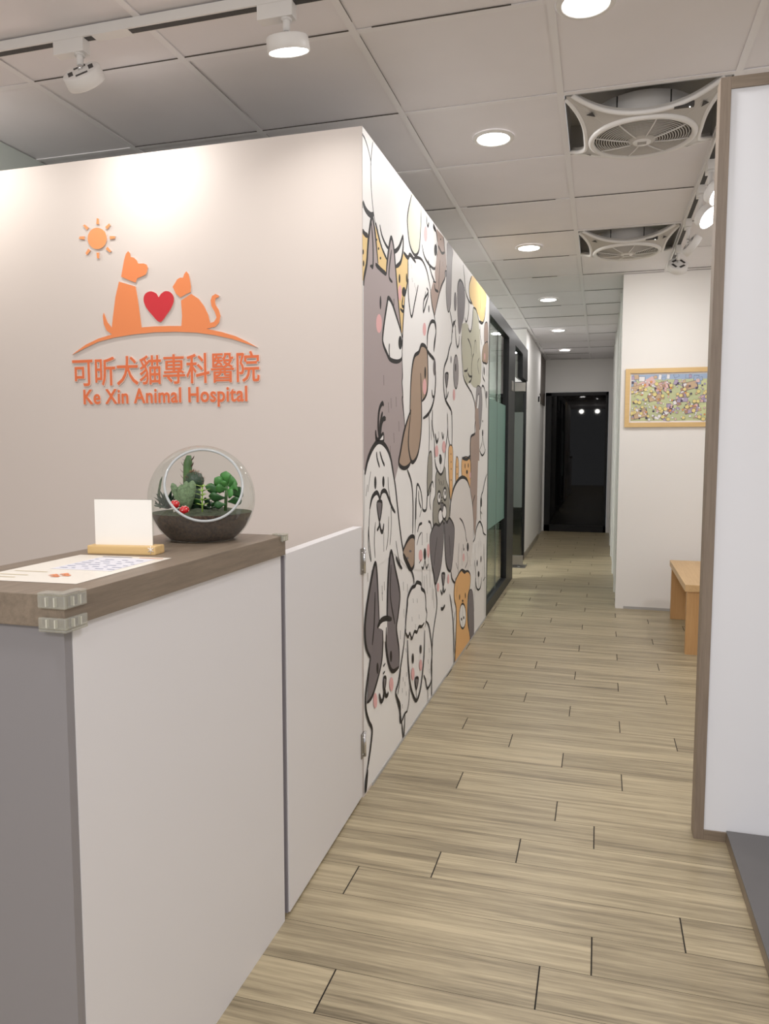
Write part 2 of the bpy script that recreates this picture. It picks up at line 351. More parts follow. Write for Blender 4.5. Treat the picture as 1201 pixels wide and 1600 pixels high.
# wooden card stand with a blank white card
R8 = Matrix.Rotation(math.radians(7), 4, 'Z')
s = empty('card_stand', (-.955, 1.353, 1.03), 'white card upright in a small wooden base on the worktop', 'card stand'); s.rotation_euler.z = math.radians(7)
m = MB(); m.box((-.076, -.02, 0), (.076, .022, .018), BEECHX if 'BEECHX' in globals() else PALE, .003); m.build('base', s)
m = MB(); m.box((-.066, -.004, .016), (.062, -.001, .113), mat('card_white', (244, 240, 232), .45), .0005); cdo = m.build('card', s)
m = MB(); m.box((-.067, -.0005, .016), (.063, .002, .114), thin_glass('acrylic', (244, 247, 245), .3)); m.build('acrylic_sleeve', s)
m = MB()
for a in (90, 30, 150): 
    c_, s_ = math.cos(math.radians(a)), math.sin(math.radians(a)); m.tube([(.066-.007*c_, -.0208, .011-.008*s_), (.066+.007*c_, -.0208, .011+.008*s_)], .0008, mat('card_white', (244, 240, 232)), 6)
m.build('star_mark', s)

# ------------------------------------------------------------------ terrarium
GC = Vector((-.921, 1.612, 1.131)); GR = .126
n_ = (Vector((0, 0, EYE))-GC).normalized(); n_ = (n_+Vector((.06, .02, .36))).normalized()
t = empty('terrarium', (GC.x, GC.y, 1.03), 'round open-front glass terrarium bowl on the worktop', 'terrarium')
Q = n_.to_track_quat('Z', 'Y').to_matrix().to_4x4()
bm = bmesh.new(); th0 = math.radians(44); NR, NS = 40, 64; rings = []
for i in range(NR+1):
    th = th0+(math.pi-th0)*i/NR; ring = []
    for k in range(NS):
        a = 2*math.pi*k/NS; p = Q @ Vector((math.sin(th)*math.cos(a), math.sin(th)*math.sin(a), math.cos(th)))*GR
        p.z = max(p.z, -.0995); ring.append(bm.verts.new(p+GC-Vector((GC.x, GC.y, 1.03))))
    rings.append(ring)
for i in range(NR):
    for k in range(NS):
        try: bm.faces.new((rings[i][k], rings[i][(k+1) % NS], rings[i+1][(k+1) % NS], rings[i+1][k]))
        except ValueError: pass
m = MB(); m.bm(bm, GLOBE, True); m.build('bowl', t)
m = MB(); m.tube([Q @ Vector((math.sin(th0)*math.cos(a), math.sin(th0)*math.sin(a), math.cos(th0)))*GR+Vector((0, 0, GC.z-1.03)) for a in [2*math.pi*k/64 for k in range(64)]], .003, mat('glass_rim', (182, 187, 189), .1, spec=.8), 8, True); m.build('rim', t)
# soil
SOIL = mat('soil', (58, 44, 34), .9, var=.45, vscale=160, bump=.8, bscale=300); MOSS = mat('moss', (46, 54, 34), .9, var=.4, vscale=120, bump=.8, bscale=200)
m = MB(); prof = []; rs = GR-.003
for i in range(15): zz = -.098+.064*i/14; prof.append((math.sqrt(max(0, rs*rs-zz*zz)), zz))
m.lathe([(0.0001, -.098)]+prof, SOIL, 48, Matrix.Translation(GC))
vs = []; fs = []
for i in range(13):
    rr = math.sqrt(rs*rs-.034**2)*(1-i/12)
    for k in range(48):
        a = 2*math.pi*k/48; p = Vector((rr*math.cos(a), rr*math.sin(a), -.034)); p.z += (noise.noise(p*55)*.008+.006*(i/12)) if i else 0; vs.append(GC+p)
for i in range(12):
    for k in range(48): fs.append((i*48+k, i*48+(k+1) % 48, (i+1)*48+(k+1) % 48, (i+1)*48+k))
m.add(vs, fs, MOSS, True)
tag(m.build('soil'), 'dark potting soil filling the glass terrarium', 'soil', kind='stuff')
ZS = GC.z-.03
def gp(px, py, dy=0): return on_y(px, py, GC.y+dy)
PXM = 1/652.
GRN1 = mat('cactus_green', (66, 98, 52), .6, var=.15, vscale=60); GRN2 = mat('fuzzy_green', (104, 128, 92), .8, var=.2, vscale=200, bump=.6, bscale=600); GRN3 = mat('jade_green', (62, 120, 56), .4, var=.15, vscale=40); GRN4 = mat('lime_green', (150, 186, 84), .5); GRN5 = mat('deep_green', (40, 62, 44), .5, var=.2, vscale=50); BRWN = mat('leaf_brown', (84, 52, 44), .6)
def leaf(mb, p, d, length, width, m, thick=.15, up=Vector((0, 0, 1)), curl=.0, paddle=False):
    d = Vector(d).normalized(); u = d.cross(up); u = u.normalized() if u.length > .01 else Vector((1, 0, 0)); wv = u.cross(d); vs = []; fs = []; N = 11
    for i in range(N):
        t_ = i/(N-1); c_ = Vector(p)+d*length*t_+wv*curl*length*t_*t_; wd = width*(math.sin(math.pi*(.06+.92*t_**1.7)) if paddle else math.sin(math.pi*min(1, .12+.88*t_)**.8))*.5+.0003
        if i == N-1: wd = .0004
        for k in range(6): a = math.pi*2*k/6; vs.append(c_+u*wd*math.cos(a)+wv*wd*thick*math.sin(a))
    for i in range(N-1):
        for k in range(6): fs.append((i*6+k, i*6+(k+1) % 6, (i+1)*6+(k+1) % 6, (i+1)*6+k))
    mb.add(vs, fs, m, True)
# tall euphorbia
b0 = gp(291, 788, .035); b0.z = ZS; tp = gp(294, 711, .035); b_ = Vector((b0.x, b0.y, ZS))
t = empty('columnar_cactus', b_, 'tall green columnar cactus with small dark leaves at terrarium back', 'cactus')
m = MB(); dv = tp-b0; m.tube([dv*q for q in (0, .3, .6, .85, 1)], [.008, .009, .0105, .011, .007], GRN1, 6); m.build('stem', t)
m = MB()
for q in (.42, .55, .66, .78, .9):
    for sgn in (-1, 1): leaf(m, dv*q+Vector((sgn*.009, 0, 0)), (sgn*.9, -.2, .5+random.random()*.4), .015, .005, BRWN, curl=.3)
m.build('leaves', t)
# round spiny cactus
ctr = gp(304, 751, .02); t = empty('ball_cactus', (ctr.x, ctr.y, ZS), 'dark round spiny cactus behind the fuzzy one in terrarium', 'cactus')
m = MB(); o_ = ctr-Vector((ctr.x, ctr.y, ZS))
m.tube([(0, 0, 0), (0, 0, o_.z)], .014, GRN5, 10); m.ball(o_, .023, GRN5, 3, (1, 1, .95), bumpy=.12); m.build('body', t)
m = MB()
for k in range(120):
    a = random.uniform(0, 6.28); e = random.uniform(-.3, 1.5); dd = Vector((math.cos(a)*math.cos(e), math.sin(a)*math.cos(e), math.sin(e))); p = o_+dd*.0225; m.tube([p, p+dd*.006], [.0005, .0001], mat('spine', (150, 112, 84)), 3)
m.build('spines', t)
# fuzzy lobed cactus
t0 = gp(288, 800, -.02); t = empty('lobed_cactus', (t0.x, t0.y, ZS), 'fuzzy grey-green lobed cactus in the middle of terrarium', 'cactus')
for (xa, ya, xb, yb, r) in ((289, 790, 284, 757, 8.5), (285, 785, 269, 755, 5.5), (294, 785, 301, 751, 6.5), (291, 780, 291, 752, 6)):
    m = MB(); a, b = gp(xa, ya, -.02)-t.location, gp(xb, yb, -.02)-t.location; r *= PXM; a.z = min(a.z, .004)
    m.tube([a, a.lerp(b, .35), a.lerp(b, .7), a.lerp(b, .9), b], [r*.6, r*.95, r*1.05, r*.85, r*.25], GRN2, 12); m.build('lobe', t)
# lime sprout
t0 = gp(316, 800, -.045); t = empty('sprout', (t0.x, t0.y, ZS), 'bright lime succulent sprout right of the fuzzy cactus', 'succulent')
m = MB(); top = gp(316, 761, -.045)-t.location; m.tube([(0, 0, 0), top], .0018, GRN4, 6)
for q in (.25, .45, .65, .82, 1):
    for k in range(4): a = k*1.57+q*5; leaf(m, top*q, (math.cos(a), math.sin(a), .5), .021, .0065, GRN4, curl=-.2)
m.build('rosette', t)
# jade plant
t0 = gp(352, 796, .0); t = empty('jade_plant', (t0.x, t0.y, ZS), 'broad-leaved green jade plant at right in terrarium', 'succulent')
m = MB(); stem = gp(354, 758, 0)-t.location; m.tube([(0, 0, 0), stem], .004, GRN1, 8); m.build('stem', t)
JD = mat('jade_green_dark', (46, 88, 46), .4, var=.15, vscale=40)
for q, (xa, ya, xb, yb, wd, dk) in enumerate(((350, 768, 319, 761, 13, 1), (352, 778, 325, 777, 14, 1), (358, 772, 381, 768, 14, 1), (356, 784, 376, 783, 12, 1), (352, 788, 334, 790, 10, 1), (354, 758, 352, 737, 17, 0), (352, 760, 334, 748, 15, 0), (357, 760, 371, 744, 15, 0), (358, 764, 380, 755, 15, 0), (354, 764, 336, 764, 14, 0), (355, 765, 362, 774, 14, 0), (354, 760, 346, 752, 9, 0))):
    m = MB(); dy = -.004-.0035*q; a, b = gp(xa, ya, dy)-t.location, gp(xb, yb, dy-.012)-t.location; leaf(m, a, b-a, (b-a).length, wd*PXM*1.25, JD if dk else GRN3, .22, Vector((.1, 1, .5 if q % 2 else .15)), .12, True); m.build('leaf', t)
# dark aloe at left
t0 = gp(262, 796, .0); t = empty('aloe', (t0.x, t0.y, ZS), 'dark spiky aloe at left in terrarium', 'succulent')
for k in range(24):
    m = MB(); a = random.uniform(0, 6.28); e = random.uniform(.2, 1.3); leaf(m, (0, 0, .002), (math.cos(a)*math.cos(e), math.sin(a)*math.cos(e), math.sin(e)), random.uniform(.04, .058), .013, GRN5, .35, curl=-.15); m.build('leaf', t)
t0 = gp(244, 790, .0); t = empty('pale_cactus', (t0.x, t0.y, ZS), 'small pale green cactus against left glass of terrarium', 'cactus')
m = MB(); a = Vector((0, 0, 0)); b = gp(240, 738, 0)-t.location; m.tube([a, a.lerp(b, .5), a.lerp(b, .85), b], [.004, .006, .006, .002], GRN2, 10); m.build('body', t)
t0 = gp(312, 790, .03); t = empty('leafy_succulent', (t0.x, t0.y, ZS), 'low dark green leafy succulent behind the lime sprout', 'succulent')
for k in range(26):
    m = MB(); a = random.uniform(0, 6.28); e = random.uniform(.1, 1.2); leaf(m, (random.uniform(-.03, .03), random.uniform(-.01, .01), .0), (math.cos(a)*math.cos(e), math.sin(a)*math.cos(e), math.sin(e)), random.uniform(.025, .042), .016, GRN5 if k % 3 else JD, .3, curl=-.2, paddle=True); m.build('leaf', t)
# toadstool ornaments
RED = mat('toadstool_red', (206, 30, 36), .3); DOT = mat('toadstool_white', (240, 236, 230), .4)
for (px, py, nm) in ((273, 788, 'left'), (288, 797, 'right')):
    c0 = gp(px, py, -.06 if nm == 'left' else -.068); t = empty('toadstool', (c0.x, c0.y, c0.z-.014), 'red spotted toadstool ornament, the %s one of the two' % ('upper' if nm == 'left' else 'lower'), 'toadstool ornament', 'toadstool ornaments in the terrarium')
    m = MB(); m.ball((0, 0, .014), .0118, RED, 3, (1, 1, .85)); m.build('cap', t)
    m = MB()
    for k in range(14):
        a = k*2.4; e = -.2+1.6*k/14; m.ball((.0112*math.cos(a)*math.cos(e), .0112*math.sin(a)*math.cos(e), .014+.0096*math.sin(e)), .0015, DOT, 1)
    m.build('spots', t)
    m = MB(); m.tube([(0, 0, -.008), (0, 0, .01)], .004, DOT, 8); m.build('stalk', t)

bpy.context.view_layer.update()
for o in bpy.data.objects:
    if o.type == 'MESH' and o.parent and o.parent.get('category') in ('cactus', 'succulent', 'toadstool ornament'):
        T = o.parent.location
        for v in o.data.vertices:
            q = v.co+T-GC
            if q.length > GR*.945: v.co = q*(GR*.945/q.length)+GC-T
# ------------------------------------------------------------------ orange wall sign
S = empty('wall_sign', (-1.57, YF, 1.4), 'orange dog and cat logo sign with lettering on the cream wall', 'sign')
ORG = mat('sign_orange', (240, 134, 78), .4); ORS = mat('sign_orange_sun', (246, 150, 88), .4); LETT = mat('sign_letter_orange', (230, 108, 60), .4); REDH = mat('sign_red', (206, 40, 50), .35); CLR = mat('sign_edge', (232, 206, 192), .3)
def lg(x, y): return on_y(100+x/3.64, 330+y/3.64, YF)-S.location
def plate(name, pts, m_face, closed_smooth=True, th=.006, edge=True):
    P = [lg(*p) for p in pts]
    if closed_smooth: P = smooth(P, True, 5)
    mb = MB(); mb.prism(P, (0, -.0005, 0), (0, -th+.001, 0), CLR); mb.prism([p+Vector((0, -th+.0008, 0)) for p in P], (0, 0, 0), (0, -.0012, 0), m_face)
    return mb.build(name, S)
plate('sun', [(194+54*math.cos(a), 157+61*math.sin(a)) for a in [k*math.pi/12 for k in range(24)]], ORS, False)
for ang in (-88, -45, -3, 42, 87, 128, 182, 222):
    a = math.radians(ang+0); c_, s_ = math.cos(a), math.sin(a); r0, r1, hw = 72, 100, 8
    plate('ray', [(194+r0*c_-hw*s_, 157+(r0*s_+hw*c_)*1.12), (194+r1*c_-hw*.7*s_, 157+(r1*s_+hw*.7*c_)*1.12), (194+(r1+3)*c_+hw*.7*s_, 157+((r1+3)*s_-hw*.7*c_)*1.12), (194+r0*c_+hw*s_, 157+(r0*s_-hw*c_)*1.12)], ORS, False)
plate('dog_head', [(330, 375), (340, 320), (347, 280), (357, 245), (370, 229), (380, 240), (384, 262), (403, 267), (417, 280), (427, 300), (458, 299), (474, 305), (481, 322), (476, 348), (468, 363), (440, 376), (420, 384), (412, 408), (372, 393)], ORG, False)
plate('dog_and_cat_silhouette', [(318, 402), (412, 430), (424, 500), (436, 590), (446, 662), (520, 656), (600, 654), (672, 654), (676, 600), (670, 510), (728, 472), (770, 500), (800, 540), (824, 590), (835, 637), (858, 630), (872, 606), (862, 575), (842, 540), (838, 510), (846, 484), (866, 472), (886, 482), (882, 492), (868, 496), (862, 512), (866, 535), (884, 562), (894, 596), (886, 634), (864, 658), (815, 670), (900, 688), (980, 712), (1050, 745), (1104, 776), (1040, 754), (960, 728), (860, 706), (760, 692), (640, 687), (520, 690), (400, 702), (290, 720), (200, 744), (120, 782), (52, 818), (80, 796), (130, 760), (200, 726), (278, 702), (248, 680), (232, 645), (226, 600), (231, 579), (240, 600), (252, 632), (277, 664), (284, 600), (298, 490)], ORG, False)
plate('heart', [(550, 632), (500, 585), (470, 545), (458, 510), (462, 480), (480, 462), (505, 458), (530, 470), (543, 490), (556, 472), (580, 457), (605, 460), (624, 480), (629, 510), (616, 548), (590, 588)], REDH, True)
plate('cat_head', [(666, 492), (640, 470), (630, 448), (622, 432), (634, 414), (648, 390), (664, 380), (682, 380), (688, 360), (700, 344), (712, 358), (720, 390), (726, 430), (724, 462), (700, 472)], ORG, False)
def lettering(name, body, box, m_face, bold, back):
    """raised glyphs on a slightly wider pale backing; box = corners on the wall plane"""
    cu = bpy.data.curves.new('t', 'FONT'); cu.body = body; cu.size = 1; cu.extrude = .001; cu.resolution_u = 3
    if len(body) > 10: cu.space_character = 1.06
    o = bpy.data.objects.new('t', cu); COL.objects.link(o); bpy.context.view_layer.update()
    me = bpy.data.meshes.new_from_object(o.evaluated_get(bpy.context.evaluated_depsgraph_get())); bpy.data.objects.remove(o)
    xs = [v.co.x for v in me.vertices]; ys = [v.co.y for v in me.vertices]; x0, x1, y0, y1 = min(xs)-bold, max(xs)+bold, min(ys)-bold, max(ys)+bold
    a, b = on_y(*box[0], YF)-S.location, on_y(*box[1], YF)-S.location; mb = MB(); fs = [list(p.vertices) for p in me.polygons]
    for rad, d0, d1, mt, n in ((back, .0004, .0046, CLR, 10), (bold, .0047, .0062, m_face, 10)):
        for k in range(n):
            dx, dy = rad*math.cos(6.2832*k/n), rad*math.sin(6.2832*k/n)
            mb.add([(a.x+(v.co.x+dx-x0)/(x1-x0)*(b.x-a.x), -(d1 if v.co.z > 0 else d0)-k*2e-6, b.z+(v.co.y+dy-y0)/(y1-y0)*(a.z-b.z)) for v in me.vertices], fs, mt)
    bpy.data.meshes.remove(me)
    return mb.build(name, S)
lettering('chinese_lettering', '可昕犬貓專科醫院', ((114, 559.5), (406.5, 596.5)), LETT, .008, .036)
lettering('english_lettering', 'Ke Xin Animal Hospital', ((131.5, 609), (387.5, 635)), LETT, .02, .05)

# ------------------------------------------------------------------ cartoon mural on the corridor wall
MU = MB(); layer = [0]
INK = mat('mural_ink', (16, 13, 15), .6, spec=.2)
MC = {k: mat('mural_'+k, v, .55) for k, v in dict(mauve=(160, 146, 146), yellow=(233, 198, 128), sage=(205, 206, 186), sage2=(184, 182, 160), brown=(160, 134, 112), taupe=(158, 134, 122), dark=(104, 97, 102), grey=(136, 130, 132), orange=(226, 170, 104), olive=(140, 136, 124), pink=(228, 168, 168), white=(238, 236, 234), shade=(222, 216, 212), choc=(96, 90, 94)).items()}
CR = {'A': (550, 190, 4.4435), 'B': (550, 530, 4.4435), 'C': (550, 850, 4.0), 'D': (660, 320, 8.0), 'E': (660, 500, 7.275), 'G': (660, 700, 6.4), 'H': (560, 200, 8.89)}
def wp(cr, x, y):
    ox, oy, s = CR[cr]; p = on_x(ox+x/s, oy+y/s, XL)
    return Vector((p.y, p.z))
def lay(): layer[0] += 1; return XL+.0006+layer[0]*.000008
def put(poly, m):
    P = [Vector((a.x, a.y, 0)) for a in poly]
    for p in P: p.x = min(max(p.x, YF+.001), YG0-.002); p.y = min(max(p.y, .012), WH)
    x = lay(); tri = tessellate_polygon([P]); MU.add([(x, p.x, p.y) for p in P], [tuple(t) for t in tri], m)
def fill(cr, pts, col, line=0, sm=True):
    P = [wp(cr, *p) for p in pts]
    if sm: P = [v.to_2d() for v in smooth([p.to_3d() for p in P], True, 5)]
    put(P, MC[col])
    if line: stroke(P+[P[0]], line)
def stroke(P, wd, m=None, taper=True):
    n = len(P)
    if n < 2: return
    L, R_ = [], []
    for i, p in enumerate(P):
        t = P[min(i+1, n-1)]-P[max(i-1, 0)]
        if t.length < 1e-9: t = Vector((0, 1))
        t.normalize(); q = Vector((-t.y, t.x)); k = 1
        if taper: u = i/(n-1); k = .55+.45*min(1, 6*u, 6*(1-u))
        L.append(p+q*wd*k/2); R_.append(p-q*wd*k/2)
    x = lay(); vs = []
    for a, b in zip(L, R_):
        for c_ in (a, b): vs.append((x, min(max(c_.x, YF+.001), YG0-.002), min(max(c_.y, .012), WH)))
    MU.add(vs, [(2*i, 2*i+1, 2*i+3, 2*i+2) for i in range(n-1)], m or INK)
def line(cr, pts, wd=.013, col=None):
    P = [wp(cr, *p) for p in pts]
    if len(P) > 2: P = [v.to_2d() for v in smooth([p.to_3d() for p in P], False, 6)]
    stroke(P, wd, MC[col] if col else None)
def dot(cr, x, y, rx, ry, col=None, ln=0):
    P = [wp(cr, x+rx*math.cos(a), y+ry*math.sin(a)) for a in [k*math.pi/9 for k in range(18)]]
    put(P, MC[col] if col else INK)
    if ln: stroke(P+[P[0]], ln, None, False)
def dashes(cr, pts, ln=40, wd=.006):
    for x, y in pts: line(cr, [(x, y), (x+2, y+ln)], wd)
# base sheet: white, with faint shaded bodies
put([Vector((YF+.001, .012)), Vector((YG0-.002, .012)), Vector((YG0-.002, WH)), Vector((YF+.001, WH))], MC['white'])
W1, W2, W3 = .018, .0135, .009
# --- top left: pale ears, giraffe-like yellow, grey wolf-dog
fill('A', [(70, 752), (105, 788), (150, 700), (172, 770), (205, 880), (242, 960), (300, 1000), (335, 985), (355, 915), (388, 950), (386, 1100), (365, 1220), (358, 1320), (345, 1470), (250, 1300), (70, 1100)], 'yellow', 0, False)
line('H', [(45, 80), (85, 150), (130, 290), (165, 450), (172, 520)], .008); line('H', [(196, 190), (180, 320), (168, 500), (170, 720), (178, 900), (196, 1100), (230, 1330), (290, 1590)], .008)
line('A', [(162, 700), (200, 860), (242, 962)], W2)
dot('H', 52, 92, 12, 18, 'choc')
line('H', [(58, 1015), (85, 1110), (130, 1180), (180, 1215), (205, 1190)], .022)
line('A', [(70, 755), (88, 782), (108, 792)], W1); line('A', [(70, 555), (72, 600)], W3)
for q in ((75, 905, 5, 18), (78, 985, 5, 22), (182, 882, 5, 10), (195, 948, 5, 10), (170, 820, 3, 8)): dot('A', *q)
line('A', [(190, 715), (205, 790), (232, 855), (255, 885)], W2); line('A', [(255, 885), (290, 903), (325, 870), (352, 788)], W1); line('A', [(352, 788), (352, 880), (335, 975), (298, 1010)], W1)
fill('A', [(188, 715), (206, 795), (235, 862), (290, 900), (325, 868), (351, 792), (351, 880), (334, 973), (300, 1003), (244, 955), (207, 870)], 'white', 0, False)
line('A', [(190, 715), (205, 790), (232, 855), (255, 885)], W2); line('A', [(250, 883), (290, 903), (325, 870), (352, 788)], W1); line('A', [(352, 788), (352, 880), (335, 975), (298, 1010)], W1)
body = [(78, 1140), (82, 1080), (100, 980), (108, 860), (118, 760), (136, 660), (152, 730), (164, 830), (178, 985), (236, 1060), (240, 990), (256, 860), (271, 806), (288, 880), (300, 1020), (318, 1240), (342, 1490)]
bodyB = [(345, 130), (348, 300), (365, 620), (330, 840), (295, 980), (262, 830), (230, 740), (180, 700), (140, 740), (105, 830), (85, 920), (78, 900)]
P = [wp('A', *p) for p in body]+[wp('B', *p) for p in bodyB]+[wp('A', 78, 1300)]
put(P, MC['mauve'])
line('A', body[:9], W1); line('A', body[9:], W1); line('A', [(160, 990), (200, 1030), (236, 1060)], W1)
line('A', [(132, 700), (143, 860), (143, 1000), (130, 1005)], W2); dot('A', 133, 1003, 11, 11); line('A', [(272, 890), (258, 1000), (255, 1080), (278, 1115)], W2)
line('B', [(345, 130), (348, 250), (345, 300), (350, 390), (346, 420), (357, 520), (365, 622)], W2)
MZ = [wp('A', *p) for p in ((250, 1225), (275, 1260), (300, 1335), (335, 1450), (345, 1500), (345, 1590))]+[wp('B', *p) for p in ((342, 135), (310, 155), (262, 140), (236, 90), (216, 40))]+[wp('A', *p) for p in ((210, 1500), (222, 1390), (240, 1270))]
put(MZ, MC['white']); stroke([v.to_2d() for v in smooth([p.to_3d() for p in MZ[5:]+MZ[:5]], False, 5)], W1)
line('B', [(257, 30), (255, 80), (260, 140)], W2); dot('A', 332, 1535, 13, 48); dot('A', 195, 1257, 6, 48); line('A', [(288, 1230), (288, 1310)], W2); dot('A', 185, 1402, 20, 66, 'pink')
dashes('B', [(217, 250), (250, 440), (268, 410), (303, 400), (322, 570), (287, 650), (262, 740)], 70, .007)
# yellow dog face
dot('A', 327, 1090, 6, 32); dot('A', 376, 1085, 4, 32); dot('A', 357, 1182, 13, 34); dot('A', 330, 1190, 12, 55, 'pink'); line('A', [(352, 1215), (345, 1275), (358, 1290), (352, 1318), (332, 1300)], W2); line('A', [(386, 950), (384, 1100), (364, 1215)], W2)
# sage ear
fill('A', [(412, 500), (445, 545), (478, 598), (478, 720), (470, 850), (455, 905), (432, 926), (408, 885), (388, 790), (383, 680)], 'sage')
line('A', [(412, 505), (384, 640), (384, 740), (400, 860), (432, 926), (460, 900), (471, 800), (479, 600)], W2)
# fluffy white dog
line('A', [(355, 908), (385, 945), (402, 925), (440, 978)], W1); line('A', [(425, 948), (460, 945), (490, 972), (520, 1050), (545, 1185)], W2); line('A', [(545, 1185), (562, 1300), (572, 1370)], W2)
line('A', [(388, 1090), (390, 1220), (410, 1355), (432, 1260), (457, 1135)], W2); line('A', [(515, 1155), (527, 1185), (497, 1240), (493, 1322), (512, 1260), (530, 1200)], W2); line('A', [(508, 1180), (500, 1240)], W2)
dot('A', 531, 1300, 4, 26); dot('A', 500, 1442, 12, 46, 'pink'); line('A', [(364, 1215), (352, 1400), (348, 1500), (345, 1600)], W2)
dashes('A', [(415, 1085), (432, 1120), (440, 1150), (410, 990)], 30, .005)
# white dog at top with pink cheek
line('A', [(482, 850), (500, 935), (535, 995), (573, 1020), (586, 950), (585, 840)], W2); dot('A', 508, 780, 13, 55, 'pink'); dot('A', 577, 892, 9, 42); line('A', [(513, 650), (518, 705), (524, 728), (532, 700)], W2); line('A', [(560, 725), (568, 745), (580, 760)], W2)
line('A', [(525, 960), (550, 1060), (572, 1115)], W2)
# taupe terrier
fill('D', [(170, 300), (258, 402), (290, 640), (298, 760), (285, 900), (250, 1000), (195, 1160), (145, 1390), (110, 1240), (95, 1090), (130, 960), (160, 960), (150, 850), (165, 720), (190, 560)], 'taupe', 0, False)
dot('D', 222, 432, 6, 12); line('D', [(255, 405), (268, 480), (270, 590)], W2); line('D', [(190, 510), (215, 560), (240, 605), (275, 595)], W2); line('D', [(130, 240), (165, 330), (185, 470)], W2)
line('D', [(298, 760), (300, 830), (278, 840), (275, 920), (230, 1020), (190, 1180), (145, 1395)], W2); line('D', [(145, 990), (155, 1060), (195, 1085)], W2); line('D', [(130, 960), (165, 970)], W2); line('D', [(95, 1085), (115, 1250), (145, 1390), (150, 1470)], W2); line('D', [(215, 690), (205, 880), (200, 1060)], W3)
dashes('D', [(180, 780), (250, 710), (190, 920)], 60, .005)
fill('D', [(300, 830), (278, 838), (276, 905), (296, 900)], 'dark', 0, False)
# dark hanging ear + dalmatian
fill('D', [(305, 470), (376, 570), (362, 740), (355, 1100), (350, 1250), (322, 1340), (298, 1240), (292, 1000), (302, 740)], 'grey'); line('D', [(300, 830), (292, 1040), (300, 1250), (322, 1340), (346, 1260), (354, 1050), (362, 760), (374, 600)], W3)
fill('D', [(465, 940), (500, 990), (525, 1090), (528, 1220), (515, 1400), (490, 1500), (470, 1600), (450, 1600), (436, 1400), (430, 1150), (440, 1000)], 'dark'); line('D', [(432, 1090), (440, 990), (465, 940), (500, 985), (525, 1080)], W2)
dot('D', 405, 1210, 13, 110, 'dark', W3); line('D', [(340, 1330), (360, 1440), (372, 1530)], W2); line('D', [(372, 1600), (375, 1500), (392, 1465), (405, 1530)], W2)
line('D', [(505, 750), (520, 900), (535, 1080), (570, 1190), (610, 1240)], W2); line('D', [(525, 1410), (540, 1465), (560, 1420), (575, 1300), (572, 1180)], W2); line('D', [(565, 1525), (585, 1590), (610, 1560), (630, 1280)], W2)
# blond head and sage dog
fill('D', [(615, 885), (700, 990), (790, 1110), (785, 1300), (770, 1430), (745, 1480), (720, 1440), (690, 1370), (655, 1290), (625, 1250), (590, 1170), (582, 1000)], 'yellow'); line('D', [(612, 890), (582, 1000), (585, 1150), (620, 1240)], W2); line('D', [(725, 1050), (722, 1300)], W3); line('D', [(700, 1450), (740, 1485), (770, 1420), (785, 1280)], W2)
SG = [wp('D', *p) for p in ((490, 1490), (540, 1470), (620, 1560), (632, 1285), (665, 1320), (695, 1420), (705, 1560))]+[wp('E', *p) for p in ((650, 100), (650, 330), (668, 500), (660, 700), (640, 760), (600, 770), (575, 760), (530, 700), (500, 750), (465, 650), (450, 450), (440, 200))]
put(SG, MC['sage2']); line('D', [(632, 1285), (665, 1310), (690, 1400), (705, 1470)], W2); fill('E', [(516, 20), (530, 130), (548, 110), (560, 0)], 'white')
line('E', [(515, 90), (535, 132), (552, 100), (562, 0)], W2); line('E', [(510, 210), (530, 250), (552, 330), (553, 420)], W2); line('E', [(580, 380), (562, 440), (552, 560), (560, 640)], W2); line('E', [(578, 380), (592, 240), (605, 260), (606, 380)], W3); line('E', [(642, 430), (622, 500), (640, 620)], W3)
line('E', [(470, 580), (500, 575), (510, 545)], W2); line('E', [(510, 600), (530, 640), (560, 640)], W2); line('E', [(560, 640), (545, 690), (522, 710)], W2); line('E', [(490, 630), (500, 690)], W3); line('E', [(700, 420), (720, 470)], W2)
line('E', [(455, 620), (480, 700), (530, 785), (560, 840), (590, 950), (600, 1100), (590, 1220), (590, 1290)], W2)
# right edge of upper part
line('E', [(645, 10), (690, 30)], W2); line('E', [(650, 60), (655, 180), (668, 285)], W3); fill('E', [(700, 60), (735, 40), (740, 240), (700, 260)], 'taupe', W3); fill('E', [(690, 290), (740, 260), (738, 480), (685, 480), (672, 420)], 'brown', W3); dot('E', 703, 415, 6, 40, 'pink')
line('E', [(684, 485), (720, 490)], W1); line('E', [(684, 490), (682, 560), (680, 640), (705, 700)], W2); dot('E', 697, 580, 6, 50); line('E', [(725, 480), (728, 640)], W3)
fill('E', [(610, 780), (640, 750), (665, 800), (675, 950), (660, 1180), (640, 1240), (625, 1100), (630, 1000), (605, 1000)], 'grey', W3); fill('E', [(625, 870), (640, 850), (632, 1000), (612, 1010)], 'white', W3)
line('E', [(665, 780), (680, 745), (700, 780), (715, 870), (725, 1000)], W2); dot('E', 680, 1285, 7, 40); line('E', [(645, 1480), (672, 1400), (680, 1330), (690, 1400), (708, 1480)], W3); line('E', [(645, 1480), (660, 1520), (678, 1540), (700, 1510), (710, 1470)], W2); dot('E', 680, 1150, 4, 14); dot('E', 725, 850, 10, 45, 'dark')
